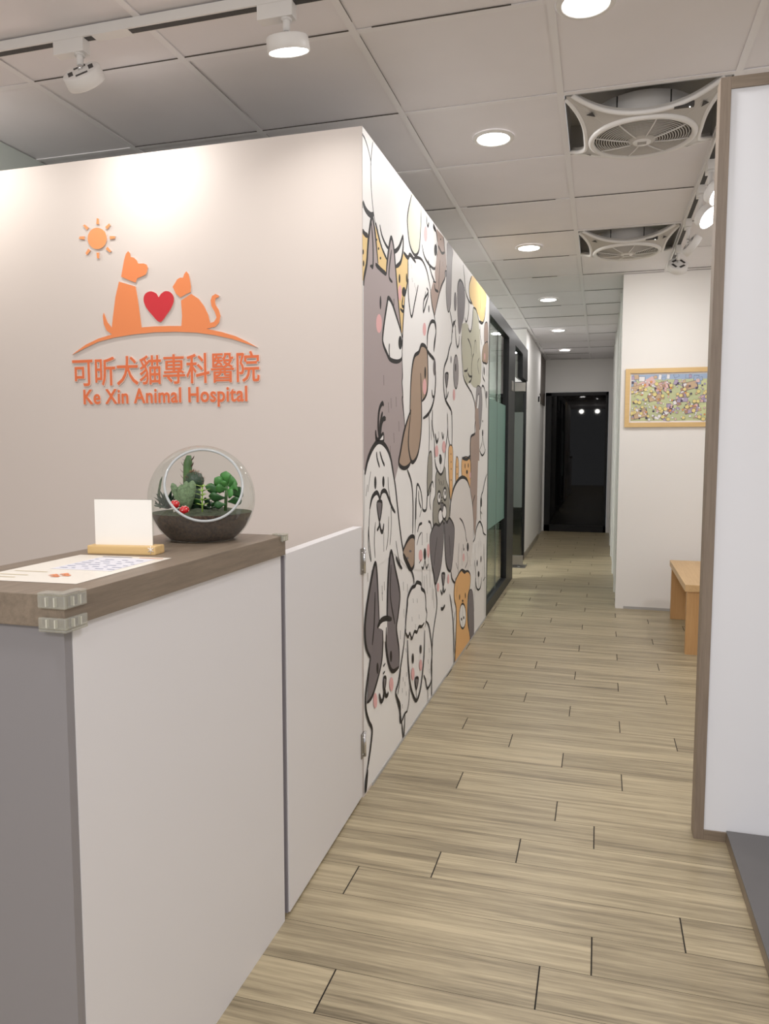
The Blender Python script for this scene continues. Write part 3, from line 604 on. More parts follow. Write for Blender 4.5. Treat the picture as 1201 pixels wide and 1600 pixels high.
# dalmatian face
line('E', [(372, 0), (355, 40), (338, 90), (330, 180), (326, 250)], W2); line('E', [(372, 60), (375, 200), (392, 305), (410, 270), (415, 180)], W2); line('E', [(440, 180), (437, 300), (445, 450), (455, 620)], W3)
line('E', [(326, 250), (300, 330), (280, 430), (245, 530), (236, 640), (238, 780), (255, 900), (295, 980), (322, 1030), (325, 1080)], W1)
dot('E', 376, 590, 28, 192, 'grey', W3); dot('E', 371, 540, 7, 46); dot('E', 320, 450, 6, 42, 'choc'); dot('E', 354, 850, 13, 66, 'pink')
fill('E', [(252, 606), (290, 610), (285, 690), (268, 770), (254, 680)], 'dark'); fill('E', [(255, 610), (288, 612), (283, 690), (269, 765), (256, 680)], 'choc', W2); line('E', [(266, 770), (266, 880), (258, 905)], W2); line('E', [(290, 815), (280, 860), (262, 900)], W2)
# brown-eared beagle (left of it)
fill('A', [(575, 1400), (548, 1390), (522, 1470), (516, 1600), (560, 1600), (572, 1550)], 'white'); line('A', [(518, 1600), (522, 1470), (545, 1392), (575, 1400), (578, 1470), (565, 1600)], W1); line('E', [(130, 30), (148, 130), (130, 250), (122, 350)], .018)
fill('B', [(460, 90), (480, 40), (512, 66), (522, 180), (520, 360), (500, 410), (480, 430), (478, 600), (462, 760), (440, 835), (415, 855), (395, 800), (388, 690), (398, 520), (405, 300), (415, 180), (432, 120)], 'brown', 0)
fill('B', [(365, 620), (396, 530), (390, 680), (396, 790), (404, 850), (380, 888), (350, 892), (322, 862), (340, 760)], 'brown', 0)
line('B', [(398, 520), (408, 260), (428, 125), (460, 90), (480, 40), (515, 70), (523, 200), (521, 340), (505, 400), (482, 430)], W1); line('B', [(472, 235), (478, 420), (477, 620), (455, 790), (415, 855), (392, 780), (388, 680), (405, 490)], W1); line('B', [(405, 490), (362, 625), (335, 770), (322, 862), (355, 895), (388, 880), (405, 848)], W1)
dot('B', 504, 232, 6, 42); dot('B', 500, 330, 13, 55, 'pink'); line('B', [(515, 75), (540, 110), (568, 140)], W1); dot('B', 569, 195, 9, 58, 'choc'); line('B', [(570, 135), (577, 260), (572, 370), (555, 460), (525, 520), (490, 550)], .018); line('B', [(551, 350), (556, 395), (568, 400)], W2); line('B', [(530, 500), (534, 640), (530, 800)], W3); line('B', [(548, 560), (548, 700)], W3)
# sleepy dog
line('B', [(555, 490), (555, 600), (568, 690)], W2); line('B', [(568, 690), (570, 790), (580, 880), (610, 930), (636, 895), (645, 780), (660, 640), (660, 520)], W2); dot('B', 584, 778, 12, 42, 'pink'); dot('B', 635, 748, 12, 42, 'pink'); dot('B', 609, 840, 12, 42); line('B', [(574, 655), (584, 715), (596, 690)], W1); line('B', [(598, 640), (600, 690)], W3); line('B', [(620, 645), (628, 690), (634, 655)], W2); line('B', [(610, 875), (610, 920)], W3)
line('B', [(658, 510), (665, 680), (680, 750)], W3); line('B', [(690, 500), (692, 640), (690, 760)], W2)
# shih tzu with bow
sz = [(85, 940), (105, 840), (140, 755), (183, 710), (230, 745), (262, 820), (280, 920), (296, 1020), (310, 1150), (330, 1330), (352, 1470), (392, 1600)]
P = [wp('B', *p) for p in sz]+[wp('C', 380, 190), wp('C', 260, 60), wp('C', 70, 200)]+[wp('B', 78, 1300)]
put(P, MC['white']); line('B', sz[:8], .02); line('B', sz[6:], W1)
fill('B', [(160, 632), (168, 690), (185, 690), (212, 655), (214, 705), (190, 712), (165, 706)], 'white', W2); line('B', [(185, 690), (178, 590), (186, 490), (205, 445), (216, 460)], .018); line('B', [(188, 680), (192, 590), (208, 505)], W1); line('B', [(190, 690), (198, 600), (212, 555), (230, 552)], .02)
line('B', [(165, 782), (170, 830), (187, 890)], W2); line('B', [(188, 780), (205, 840), (222, 880)], W2); dot('B', 157, 997, 8, 46); dot('B', 213, 990, 8, 40)
line('B', [(118, 1180), (135, 1100), (165, 1065), (183, 1090), (188, 1135)], W1); line('B', [(188, 1135), (200, 1065), (228, 1055), (252, 1110), (275, 1170), (296, 1205)], W1)
fill('B', [(170, 1130), (202, 1130), (200, 1190), (186, 1260), (172, 1190)], 'choc', W2); line('B', [(185, 1255), (183, 1300), (168, 1328)], W2); line('B', [(185, 1265), (195, 1325), (208, 1335), (216, 1280)], W1)
for pts in ([(120, 1150), (112, 1350), (130, 1545)], [(158, 1270), (150, 1400), (156, 1520)], [(102, 1010), (92, 1090)], [(125, 918), (105, 1060)], [(245, 955), (250, 1050), (275, 1190)], [(265, 1150), (268, 1290), (258, 1430)], [(250, 1230), (245, 1380), (232, 1465)], [(216, 1340), (216, 1475)], [(300, 1400), (315, 1500), (338, 1595)], [(110, 1300), (108, 1430), (125, 1545)]): line('B', pts, .008)
# white neighbour, spotted pup, fox
line('B', [(380, 905), (410, 1000), (420, 1150), (418, 1350)], W2); line('B', [(438, 1100), (434, 1400), (430, 1500)], W3)
fill('B', [(350, 1492), (380, 1400), (412, 1368), (432, 1392), (430, 1500), (424, 1575), (395, 1595)], 'brown', W1); dot('B', 400, 1472, 9, 9, 'choc'); dot('B', 381, 1520, 8, 9, 'choc')
fill('B', [(440, 1200), (448, 1010), (470, 1045), (485, 1180), (512, 1180), (524, 1060), (552, 990), (562, 1040), (548, 1300), (548, 1600), (430, 1600), (432, 1400)], 'white', 0, False)
fill('B', [(524, 830), (548, 790), (550, 990), (520, 1080)], 'olive', W3)
line('B', [(440, 1250), (443, 1080), (450, 1008), (470, 1045), (482, 1110), (486, 1182), (512, 1180), (522, 1070), (552, 990), (562, 1030)], W2); line('B', [(458, 1050), (460, 1120), (476, 1175)], W2); line('B', [(545, 1030), (535, 1120), (542, 1185)], W2); line('B', [(478, 1180), (465, 1235)], W2)
line('B', [(450, 1340), (462, 1290), (482, 1278)], W2); line('B', [(525, 1265), (540, 1275), (548, 1320)], W2); line('B', [(445, 1430), (460, 1370), (478, 1340)], W3); line('B', [(482, 1340), (482, 1430)], W2); line('B', [(516, 1345), (517, 1410)], W2)
dot('B', 472, 1502, 14, 42, 'pink'); dot('B', 525, 1470, 10, 50, 'pink'); dot('B', 501, 1492, 10, 42); line('B', [(502, 1530), (490, 1590), (478, 1580)], W2); line('B', [(502, 1530), (512, 1590), (524, 1560)], W2); line('B', [(462, 1555), (475, 1530)], W2)
# orange bits and olive cat
fill('G', [(258, 0), (296, 0), (298, 260), (290, 490), (272, 500), (258, 250)], 'orange', W3); fill('G', [(332, 100), (355, 130), (354, 300), (328, 330)], 'orange', W3); fill('G', [(392, 108), (470, 112), (475, 300), (470, 420), (440, 320), (400, 290), (390, 290)], 'orange', W3); line('G', [(392, 100), (440, 112), (470, 80)], .02); dot('G', 420, 180, 4, 26); dot('G', 452, 175, 4, 24); dot('G', 440, 240, 9, 22); line('G', [(440, 260), (440, 320)], W3); dot('G', 470, 270, 8, 30, 'pink')
for q in ((278, 60), (280, 140), (280, 210), (340, 190), (342, 260), (280, 320)): dot('G', q[0], q[1], 3, 9)
fill('G', [(132, 250), (215, 190), (232, 320), (258, 420), (265, 560), (262, 700), (200, 760), (150, 780), (105, 770), (100, 560), (125, 460)], 'olive', W3)
fill('G', [(118, 100), (215, 90), (212, 200), (175, 268), (140, 210)], 'white'); line('G', [(118, 110), (135, 200), (175, 265), (205, 215), (220, 90)], W2); dot('G', 174, 118, 14, 46); line('G', [(174, 160), (174, 240)], W3)
line('G', [(155, 310), (170, 370)], W2); line('G', [(178, 330), (190, 375)], W2); line('G', [(205, 320), (203, 372)], W2)
for x, y in ((160, 495), (218, 460)): dot('G', x, y, 17, 62, 'white', W2); dot('G', x+2, y-10, 6, 26)
dot('G', 188, 495, 5, 10); dot('G', 186, 528, 5, 10); dot('G', 175, 690, 24, 80, 'white', W2); dot('G', 212, 640, 22, 72, 'white', W2); fill('G', [(175, 555), (205, 560), (190, 640)], 'choc', W3); line('G', [(190, 560), (190, 640)], W3)
# mauve dog at right, dome-backed white dog
fill('G', [(475, 0), (555, 0), (548, 200), (540, 500), (535, 700), (520, 880), (505, 760), (490, 560), (468, 400), (480, 250)], 'taupe', 0, False); fill('E', [(540, 1600), (536, 1430), (545, 1330), (590, 1290), (612, 1230), (640, 1180), (640, 1600)], 'taupe', 0, False); fill('E', [(596, 900), (606, 1000), (630, 1010), (636, 1200), (600, 1260), (592, 1100)], 'taupe', 0, False); line('E', [(540, 1600), (536, 1430), (545, 1330), (580, 1300), (592, 1290)], .016); line('G', [(520, 470), (500, 540), (496, 600)], W2)
fill('G', [(270, 640), (285, 500), (310, 390), (355, 315), (400, 292), (440, 320), (470, 400), (488, 520), (500, 640), (505, 760), (500, 930), (470, 1180), (420, 1250), (330, 1300), (280, 1240)], 'shade', 0); line('G', [(268, 680), (280, 520), (310, 395), (355, 315), (400, 292), (440, 320), (468, 400)], .02); line('G', [(468, 400), (488, 520), (500, 640), (506, 760), (502, 900)], W2)
line('G', [(365, 700), (395, 740), (420, 820), (430, 900), (440, 940)], W2); dot('G', 447, 990, 10, 45); line('G', [(400, 960), (405, 1020), (412, 1000)], W2); dot('G', 405, 1095, 10, 42, 'pink'); line('G', [(360, 950), (350, 1130), (352, 1260)], W3); line('G', [(330, 1150), (345, 1210)], W2); line('G', [(440, 1040), (445, 1130), (420, 1200)], W3); line('G', [(388, 1000), (390, 1180)], W3); dashes('G', [(460, 1080), (470, 1120), (478, 1160)], 60, .005)
# far right column
line('G', [(640, 260), (620, 330), (600, 430), (585, 480), (575, 620), (580, 720)], W2); dot('G', 582, 540, 7, 50); line('G', [(575, 630), (590, 660)], W2); line('G', [(500, 940), (520, 900), (535, 800), (568, 735), (595, 790), (605, 850), (630, 870)], W2); line('G', [(540, 480), (540, 730)], W3)
for x, y, l in ((555, 930, 60), (570, 900, 70), (580, 930, 60), (520, 960, 260), (610, 960, 280), (500, 1050, 220), (595, 1180, 130)): line('G', [(x, y), (x+3, y+l)], .005)
dot('G', 542, 1150, 4, 32); dot('G', 580, 1110, 4, 32); dot('G', 557, 1260, 8, 30); line('G', [(525, 1300), (535, 1390), (555, 1418), (578, 1380), (585, 1290)], W2); line('G', [(557, 1285), (557, 1400)], W3); line('G', [(600, 1330), (622, 1290)], W2)
# dark eared beagle lower middle
fill('G', [(66, 920), (85, 830), (120, 762), (160, 775), (200, 735), (203, 900), (190, 1080), (170, 1220), (125, 1360), (105, 1250), (80, 1130)], 'choc', W2); fill('G', [(215, 735), (240, 750), (262, 700), (305, 770), (312, 860), (300, 1050), (285, 1190), (268, 1232), (240, 1190), (222, 1060)], 'choc', W2)
line('G', [(140, 890), (120, 1050), (110, 1180)], W3); line('G', [(258, 870), (268, 1000), (270, 1080)], W3)
fill('G', [(186, 1260), (202, 1252), (218, 1262), (214, 1320), (203, 1375), (192, 1320)], 'choc', W2); line('G', [(202, 1370), (200, 1410), (190, 1460), (175, 1420)], W2); line('G', [(202, 1375), (208, 1440), (225, 1410)], W2); dot('G', 150, 1392, 11, 44, 'pink'); dot('G', 252, 1310, 9, 48, 'pink')
line('C', [(515, 245), (527, 380), (508, 520), (498, 620), (495, 760), (494, 960)], W2); line('C', [(607, 315), (622, 420), (630, 560), (632, 760)], W2); line('C', [(552, 402), (563, 405), (577, 382)], W1); line('C', [(615, 170), (622, 220), (640, 245)], W2)
# orange bear
fill('C', [(634, 300), (640, 240), (655, 200), (680, 162), (705, 172), (722, 170), (736, 200), (732, 270), (720, 330), (716, 420), (720, 500), (732, 600), (690, 690), (640, 765), (644, 620), (648, 420), (636, 350)], 'orange', W2); line('C', [(680, 162), (700, 180), (712, 165)], W2); dot('C', 687, 450, 21, 78, 'white', W2); dot('C', 687, 355, 5, 8); dot('C', 704, 322, 3, 18); dot('C', 668, 332, 3, 18); line('C', [(687, 380), (687, 520)], W3); dot('C', 680, 470, 4, 10); dot('C', 694, 460, 4, 10); line('C', [(652, 260), (648, 330)], W3)
fill('C', [(730, 290), (752, 320), (757, 560), (738, 605), (722, 490), (722, 380)], 'dark', W3); line('C', [(632, 620), (640, 700), (636, 765)], W3)
line('C', [(640, 420), (632, 520), (640, 640)], W3); dashes('C', [(620, 340), (625, 400), (632, 460), (628, 520)], 30, .006)
line('C', [(765, 300), (770, 200), (762, 100)], W3)
# grey-eared shepherd at the front
fill('C', [(76, 490), (95, 350), (118, 210), (140, 120), (154, 250), (164, 470), (185, 520), (187, 600), (180, 720), (150, 860), (118, 950), (90, 990), (100, 820), (110, 712), (84, 640)], 'dark', 0); fill('C', [(214, 480), (220, 260), (237, 45), (262, 150), (285, 260), (292, 320), (285, 430), (272, 530), (288, 660), (288, 765), (255, 795), (222, 745), (208, 610), (210, 520)], 'dark', 0)
fill('C', [(158, 520), (190, 480), (212, 480), (208, 600), (190, 600), (186, 540)], 'white', 0)
line('C', [(110, 712), (84, 650), (75, 560), (80, 450), (105, 280), (138, 120), (152, 220), (164, 480)], W1); line('C', [(214, 480), (220, 240), (237, 45), (265, 160), (293, 310), (283, 440), (272, 530), (288, 660), (288, 768)], W1); line('C', [(152, 522), (175, 480), (205, 465), (242, 470)], .022); line('C', [(138, 300), (132, 500), (120, 632)], W2); line('C', [(238, 130), (234, 330), (262, 500)], W2); line('C', [(186, 540), (186, 640), (178, 740), (150, 860), (118, 955), (88, 992)], .016); line('C', [(208, 520), (208, 640), (225, 750), (250, 795), (288, 768)], .018)
line('C', [(110, 712), (95, 820), (80, 950), (82, 1040), (100, 1110), (120, 1160), (112, 1260), (98, 1360), (88, 1420)], .016); fill('C', [(92, 1410), (88, 1480), (78, 1560), (80, 1480)], 'choc', W2)
dot('C', 153, 777, 7, 36); dot('C', 237, 702, 7, 36); fill('C', [(190, 840), (206, 836), (204, 880), (194, 915)], 'choc', W2); line('C', [(165, 935), (175, 982), (190, 965), (196, 905)], W1); line('C', [(200, 905), (204, 945), (215, 945), (222, 925)], W1); dot('C', 140, 978, 12, 48, 'pink'); dot('C', 241, 876, 12, 44, 'pink'); line('C', [(190, 765), (202, 745)], W2); line('C', [(188, 812), (200, 795)], W2)
dashes('C', [(182, 260), (195, 235), (182, 300), (92, 180), (318, 405), (340, 250), (315, 235), (295, 540)], 55, .007); line('C', [(270, 80), (285, 120), (308, 155)], W2); line('C', [(316, 60), (360, 150), (380, 210), (382, 250)], W2)
for x, y, l in ((432, 160, 130), (445, 200, 110), (462, 190, 120), (480, 120, 150), (496, 250, 100), (505, 280, 120), (470, 60, 90)): line('C', [(x, y), (x+3, y+l)], .007)
# poodle
PD = [(330, 560), (332, 470), (340, 390), (345, 330), (368, 275), (388, 262), (400, 240), (425, 250), (428, 278), (448, 300), (455, 350), (456, 400), (462, 440), (450, 520)]
fill('C', PD+[(420, 520), (380, 590)], 'white'); line('C', PD, W1); line('C', [(330, 555), (345, 580), (355, 558), (368, 590), (384, 548), (400, 550), (412, 518), (430, 515), (446, 492)], .016)
line('C', [(328, 530), (318, 640), (300, 760), (285, 860), (268, 935), (295, 1005), (295, 1090), (302, 1112), (325, 1060), (340, 1045)], W2); line('C', [(268, 935), (292, 1030), (300, 1110)], .018); line('C', [(355, 890), (350, 990), (340, 1045)], W3); line('C', [(300, 760), (290, 880), (280, 940)], W3)
line('C', [(342, 600), (346, 740), (358, 870), (375, 940), (396, 978), (416, 935), (432, 840), (445, 700), (450, 540)], W1); line('C', [(455, 480), (475, 510), (488, 590), (496, 680), (490, 760), (492, 850), (466, 902), (455, 850), (443, 820)], W2)
dot('C', 375, 715, 6, 33); dot('C', 424, 657, 6, 28); dot('C', 375, 812, 10, 40, 'pink'); dot('C', 424, 757, 9, 36, 'pink'); fill('C', [(388, 842), (408, 838), (406, 870), (396, 905)], 'choc', W2); line('C', [(397, 900), (397, 975)], W2)
line('C', [(305, 1110), (312, 1180), (318, 1225), (326, 1060)], W2); line('C', [(468, 900), (470, 1000)], W2); line('C', [(490, 850), (492, 970)], W2)
dashes('C', [(375, 340), (400, 340), (368, 455), (412, 440), (390, 500), (330, 650), (335, 800), (312, 830), (325, 860), (308, 900), (332, 920), (308, 1000), (475, 650), (470, 720), (478, 780)], 28, .007)
# far lower right white dog
line('C', [(820, 0), (824, 200), (826, 470)], W3); line('C', [(758, 420), (762, 300)], W3)
tag(MU.build('wall_mural'), 'mural of cartoon dogs in black outline on the corridor wall', 'mural')

# ------------------------------------------------------------------ right side: divider, platform, bench, picture
d = empty('divider_panel', (.9, 2.495, 0), 'tall white divider panel edged in taupe wood', 'divider panel')
m = MB(); x0, x1, zt = .316-.9, 1.6-.9, 2.34
m.box((x0, 0, 0), (x0+.03, .066, zt), TAUPEZ, .001); m.box((x1-.03, 0, 0), (x1, .066, zt), TAUPEZ, .001); m.box((x0+.03, 0, zt-.034), (x1-.03, .066, zt), TAUPEX, .001); m.box((x0+.03, 0, 0), (x1-.03, .066, .032), TAUPEX, .001); m.build('wood_frame', d)
m = MB(); m.box((x0+.03, .006, .032), (x1-.03, .06, zt-.034), mat('panel_white', (232, 234, 240), .45)); m.build('white_panel', d)
p = empty('low_platform', (1.0, 1.75, 0), 'low dark grey topped platform on the floor below the white divider', 'platform')
m = MB(); m.box((-.588, -1.15, 0), (.6, .742, .034), TAUPE, .001); m.build('base', p)
m = MB(); m.box((-.588, -1.16, .034), (.6, .744, .04), PLATF, .0008); m.build('top', p)

bn = empty('bench', (.70, 5.315, 0), 'light wooden bench on slab legs against the right wall', 'bench')
m = MB(); m.box((.51-.7, 4.79-5.315, .388), (.89-.7, 5.836-5.315, .43), BEECH, .002); m.build('seat', bn)
for ya, yb in ((4.80, 4.84), (5.79, 5.83)):
    m = MB(); m.box((.522-.7, ya-5.315, 0), (.88-.7, yb-5.315, .388), BEECHZ, .001); m.build('leg', bn)
m = MB(); m.box((.8-.7, 4.84-5.315, .25), (.82-.7, 5.79-5.315, .388), BEECHZ, .001); m.build('back_rail', bn)

fr = empty('framed_picture', (.6, 6.07, 1.63), 'busy town illustration in a pale wood frame on white wall', 'picture')
m = MB(); x0, x1, z0, z1, fw = .171-.6, .43, 1.411-1.63, 1.851-1.63, .034
m.box((x0, -.022, z0), (x0+fw, -.001, z1), PALE, .001); m.box((x1-fw, -.022, z0), (x1, -.001, z1), PALE, .001); m.box((x0+fw, -.022, z1-fw), (x1-fw, -.001, z1), PALE, .001); m.box((x0+fw, -.022, z0), (x1-fw, -.001, z0+fw), PALE, .001); m.build('frame', fr)
m = MB(); ax0, ax1, az0, az1 = x0+fw+.01, x1-fw-.01, z0+fw+.012, z1-fw-.012; lay_ = [0]
m.quad((x0+fw, -.006, z0+fw), (x1-fw, -.006, z0+fw), (x1-fw, -.006, z1-fw), (x0+fw, -.006, z1-fw), mat('print_margin', (236, 230, 230), .5))
PC = {k: mat('print_'+k, v, .55) for k, v in dict(green=(186, 194, 146), blue=(150, 172, 204), lilac=(168, 152, 182), tan=(196, 166, 132), brown=(168, 128, 104), yellow=(226, 208, 130), white=(232, 230, 232), pink=(222, 180, 176), dark=(72, 62, 84), orange=(226, 150, 80), lgreen=(200, 206, 150)).items()}
def art(u, v, w_, h_, c, rot=0, n=0, outline=True):
    pts = [(-.5, -.5), (.5, -.5), (.5, .5), (-.5, .5)] if not n else [(.5*math.cos(6.283*k/n), .5*math.sin(6.283*k/n)) for k in range(n)]
    for s_, cc in (((1.12 if outline else 0), 'dark'), (1, c)):
        if not s_: continue
        lay_[0] += 1; y = -.0065-lay_[0]*.00001; P = []
        for a, b in pts:
            a, b = a*w_*s_, b*h_*s_; xx = u+(a*math.cos(rot)-b*math.sin(rot)); zz = v+(a*math.sin(rot)+b*math.cos(rot))
            P.append((min(max(ax0+xx*(az1-az0), ax0), ax1), y, min(max(az0+zz*(az1-az0), az0), az1)))
        m.add(P, [tuple(range(len(P)))], PC[cc])
AR = (ax1-ax0)/(az1-az0); rg = random.Random(3)
art(AR/2, .5, AR, 1, 'green', 0, 0, False)
for k in range(14): art(rg.uniform(0, AR), rg.uniform(.1, .8), rg.uniform(.2, .5), rg.uniform(.1, .25), 'lgreen', rg.uniform(-.3, .3), 8, False)
art(AR/2, .95, AR, .12, 'blue', 0, 0, False); art(.25, .78, .5, .16, 'pink', .5, 0, False)
for k in range(26): art(rg.uniform(0, AR), rg.uniform(.8, .98), rg.uniform(.05, .12), rg.uniform(.05, .12), rg.choice(['lilac', 'white', 'blue', 'tan']), rg.uniform(-.4, .4))
for k in range(34): q = k/33; art(.62+q*.5+rg.uniform(-.08, .08), .05+q*.55+rg.uniform(-.06, .06), rg.uniform(.05, .1), rg.uniform(.05, .09), rg.choice(['lilac', 'lilac', 'white', 'dark', 'brown']), rg.uniform(-.6, .6))
for (u, v) in ((.5, .52), (.62, .75), (1.25, .25), (1.2, .75), (.12, .7), (1.6, .5), (.2, .15), (1.75, .2)):
    art(u, v, .27, .15, rg.choice(['tan', 'pink', 'lilac']), .25)
    for k in range(9): art(u+rg.uniform(-.17, .17), v+rg.uniform(-.1, .12), .06, .06, rg.choice(['white', 'pink', 'brown', 'yellow', 'tan']), rg.uniform(-.3, .3))
for k in range(240): s_ = rg.uniform(.025, .055); art(rg.uniform(.02, AR-.02), rg.uniform(.03, .85), s_, s_, rg.choice(['tan', 'white', 'white', 'lilac', 'lilac', 'pink', 'orange', 'dark']), 0, 6)
for k in range(46): s_ = rg.uniform(.055, .085); art(rg.uniform(.02, AR-.02), rg.uniform(.03, .8), s_, s_, 'yellow', 0, 10)
m.build('print', fr)

h = MB(); q = on_x(840.5, 622, -.812); h.box((-.812, q.y-.03, q.z-.05), (-.795, q.y+.03, q.z+.02), BLACK, .004); h.tube([(-.80, q.y, q.z+.0), (-.785, q.y, q.z+.03), (-.79, q.y, q.z+.06)], .006, BLACK, 8)
tag(h.build('wall_hook'), 'small black hook high on the white corridor wall', 'hook')

# ------------------------------------------------------------------ ceiling things
def make_downlight(loc, label):
    o = empty('downlight', loc, label, 'ceiling light', 'round downlights along the corridor ceiling')
    m = MB(); m.lathe([(.068, .002), (.068, -.004), (.072, -.006), (.084, -.004), (.088, 0.0), (.088, .002)], WHITEP, 40); m.build('trim_ring', o)
    m = MB(); m.lathe([(.0001, -.002), (.068, -.002)], GLOW, 40); m.build('diffuser', o)
    return o
DL = [(-.072, 2.40), (-.467, 3.297), (-.481, 5.101), (-.473, 6.888), (-.482, 8.683), (-.490, 10.439)]
DLAB = ['round downlight nearest the camera, cut by top edge of photo', 'round downlight left of the nearer ceiling fan', 'round downlight left of the farther ceiling fan', 'third round downlight from the corridor end', 'second round downlight from the corridor end', 'round downlight next to the corridor end wall']
d0 = make_downlight((DL[0][0], DL[0][1], HC-.001), DLAB[0])
for k in range(1, 6):
    o = copy_tree(d0); o.location = (DL[k][0], DL[k][1], HC-.001); o['label'] = DLAB[k]
for k, (x, y) in enumerate(DL): lamp('downlight_lamp', (x, y, HC-.012), (7, 6.5, 5.5, 4.2, 3.4, 2.2)[k], .13, (1, .965, .945), spread=math.pi)

def make_fan(loc, label):
    o = empty('ceiling_fan', loc, label, 'ceiling fan', 'square recessed ceiling fans'); H_ = .29
    m = MB()
    for a, b in (((-H_, -H_), (H_, -H_)), ((H_, -H_), (H_, H_)), ((H_, H_), (-H_, H_)), ((-H_, H_), (-H_, -H_))): m.quad((*a, -.002), (*b, -.002), (*b, .12), (*a, .12), HOUSE)
    m.quad((-H_, -H_, .12), (H_, -H_, .12), (H_, H_, .12), (-H_, H_, .12), HOUSE); m.build('housing', o)
    # body: arms drop from the tile corners to a lower ring, sides bowed in
    def side(t_): return .214+.07*min(1, abs(t_)/.262)**3
    def drop(t_): return -.004-.062*(1-min(1, abs(t_)/.262)**2)
    out = []
    for s_ in range(4):
        R_ = Matrix.Rotation(s_*math.pi/2, 3, 'Z')
        for i in range(-20, 21): t_ = .262*i/20; out.append(R_ @ Vector((t_, -side(t_), drop(t_))))
        out.append(R_ @ Vector((.284, -.284, -.003)))
    N = len(out); ins = []
    for p in out: a = math.atan2(p.y, p.x); ins.append(Vector((.194*math.cos(a), .194*math.sin(a), -.07)))
    m = MB(); vs = out+ins+[p+Vector((0, 0, .022)) for p in out]+[p+Vector((0, 0, .03)) for p in ins]; fs = []
    for i in range(N):
        j = (i+1) % N; fs += [(i, j, N+j, N+i), (i, 2*N+i, 2*N+j, j), (N+i, N+j, 3*N+j, 3*N+i), (2*N+i, 3*N+i, 3*N+j, 2*N+j)]
    m.add(vs, fs, GREYP)
    for s_ in range(4):
        R_ = Matrix.Rotation(s_*math.pi/2, 3, 'Z'); m.tube([R_ @ Vector((.262*i/20, -side(.262*i/20)-.002, drop(.262*i/20)+.004)) for i in range(-20, 21)], .0095, WHITEP, 8)
        q = [R_ @ Vector(v) for v in ((.198, -.178, -.052), (.224, -.19, -.043), (.202, -.214, -.043))]; m.add(q, [(0, 1, 2)], DARKSL)
    m.build('frame', o)
    m = MB(); m.tube([(.196*math.cos(a), .196*math.sin(a), -.07) for a in [2*math.pi*k/64 for k in range(64)]], .012, WHITEP, 10, True); m.build('ring', o)
    m = MB()
    for k in range(14):
        r = .058+k*.0098; zz = -.085+.018*(r/.2)**2
        m.tube([(r*math.cos(a), r*math.sin(a), zz) for a in [2*math.pi*i/48 for i in range(48)]], .0023, GREYP, 6, True)
    for k in range(8):
        a = k*math.pi/4+.25; m.tube([(r*math.cos(a), r*math.sin(a), -.088+.018*(r/.2)**2) for r in (.05, .1, .15, .19)], .0026, WHITEP, 6)
    m.build('grille', o)
    m = MB(); m.lathe([(.0001, -.09), (.044, -.089), (.054, -.083), (.054, -.07)], GREYP, 32); hb = m.build('hub', o)
    m = MB(); m.lathe([(.0001, -.0925), (.034, -.092), (.036, -.088)], WHITEP, 24)
    for yy in (-.01, .0, .01): m.box((-.017, yy-.003, -.0935), (.017, yy+.003, -.0918), GREYD)
    m.build('badge', hb)
    m = MB(); m.lathe([(.192, -.05), (.192, .03), (.17, .04), (.0001, .04)], WHITEP, 40); m.lathe([(.19, -.045), (.0001, -.045)], mat('fan_inside', (74, 70, 67), .8), 40)
    for k in range(6): m.box((-.002, -.195, -.03), (.002, -.191, .028), DARKSL, M=Matrix.Rotation(k*1.047+.5, 4, 'Z'))
    m.build('motor_drum', o)
    m = MB(); m.box((.1, -.226, -.062), (.17, -.208, -.045), DARKSL, .002); m.ball((.155, -.217, -.062), .0022, GLOW, 1); m.build('receiver', o)
    return o
fx = XK+1.5*TP
f0 = make_fan((fx, YK+1.5*TP, HC), 'square recessed ceiling fan nearest the camera')
f1 = copy_tree(f0); f1.location = (fx, YK+4.5*TP, HC); f1['label'] = 'square recessed ceiling fan farther down, smaller in view'

def track(name, a, b, label, up_slot=True):
    a, b = Vector(a), Vector(b); o = empty(name, (a+b)/2, label, 'light track'); m = MB(); v = b-a; hx, hy = (abs(v.x)/2, .018) if abs(v.x) > abs(v.y) else (.018, abs(v.y)/2)
    m.box((-hx, -hy, -.03), (hx, hy, 0), WHITEP, .002); m.build('rail', o)
    m = MB(); sx, sy = (hx, .011) if hx > hy else (.011, hy); m.box((-sx, -sy, -.0312), (sx, sy, -.0295), DARKSL); m.build('slot', o)
    return o
t0 = track('light_track', (-3.5, 2.112, HC-.001), (.3, 2.112, HC-.001), 'white track rail across the ceiling before the cream wall')
m = MB(); m.box((-1.55+1.6, -.02, -.0325), (-1.42+1.6, .02, -.028), WHITEP, .002); m.build('joint_cover', t0)
track('light_track', (.445, 3.3, HC-.001), (.445, 5.75, HC-.001), 'white track rail running along the corridor beside the fans')
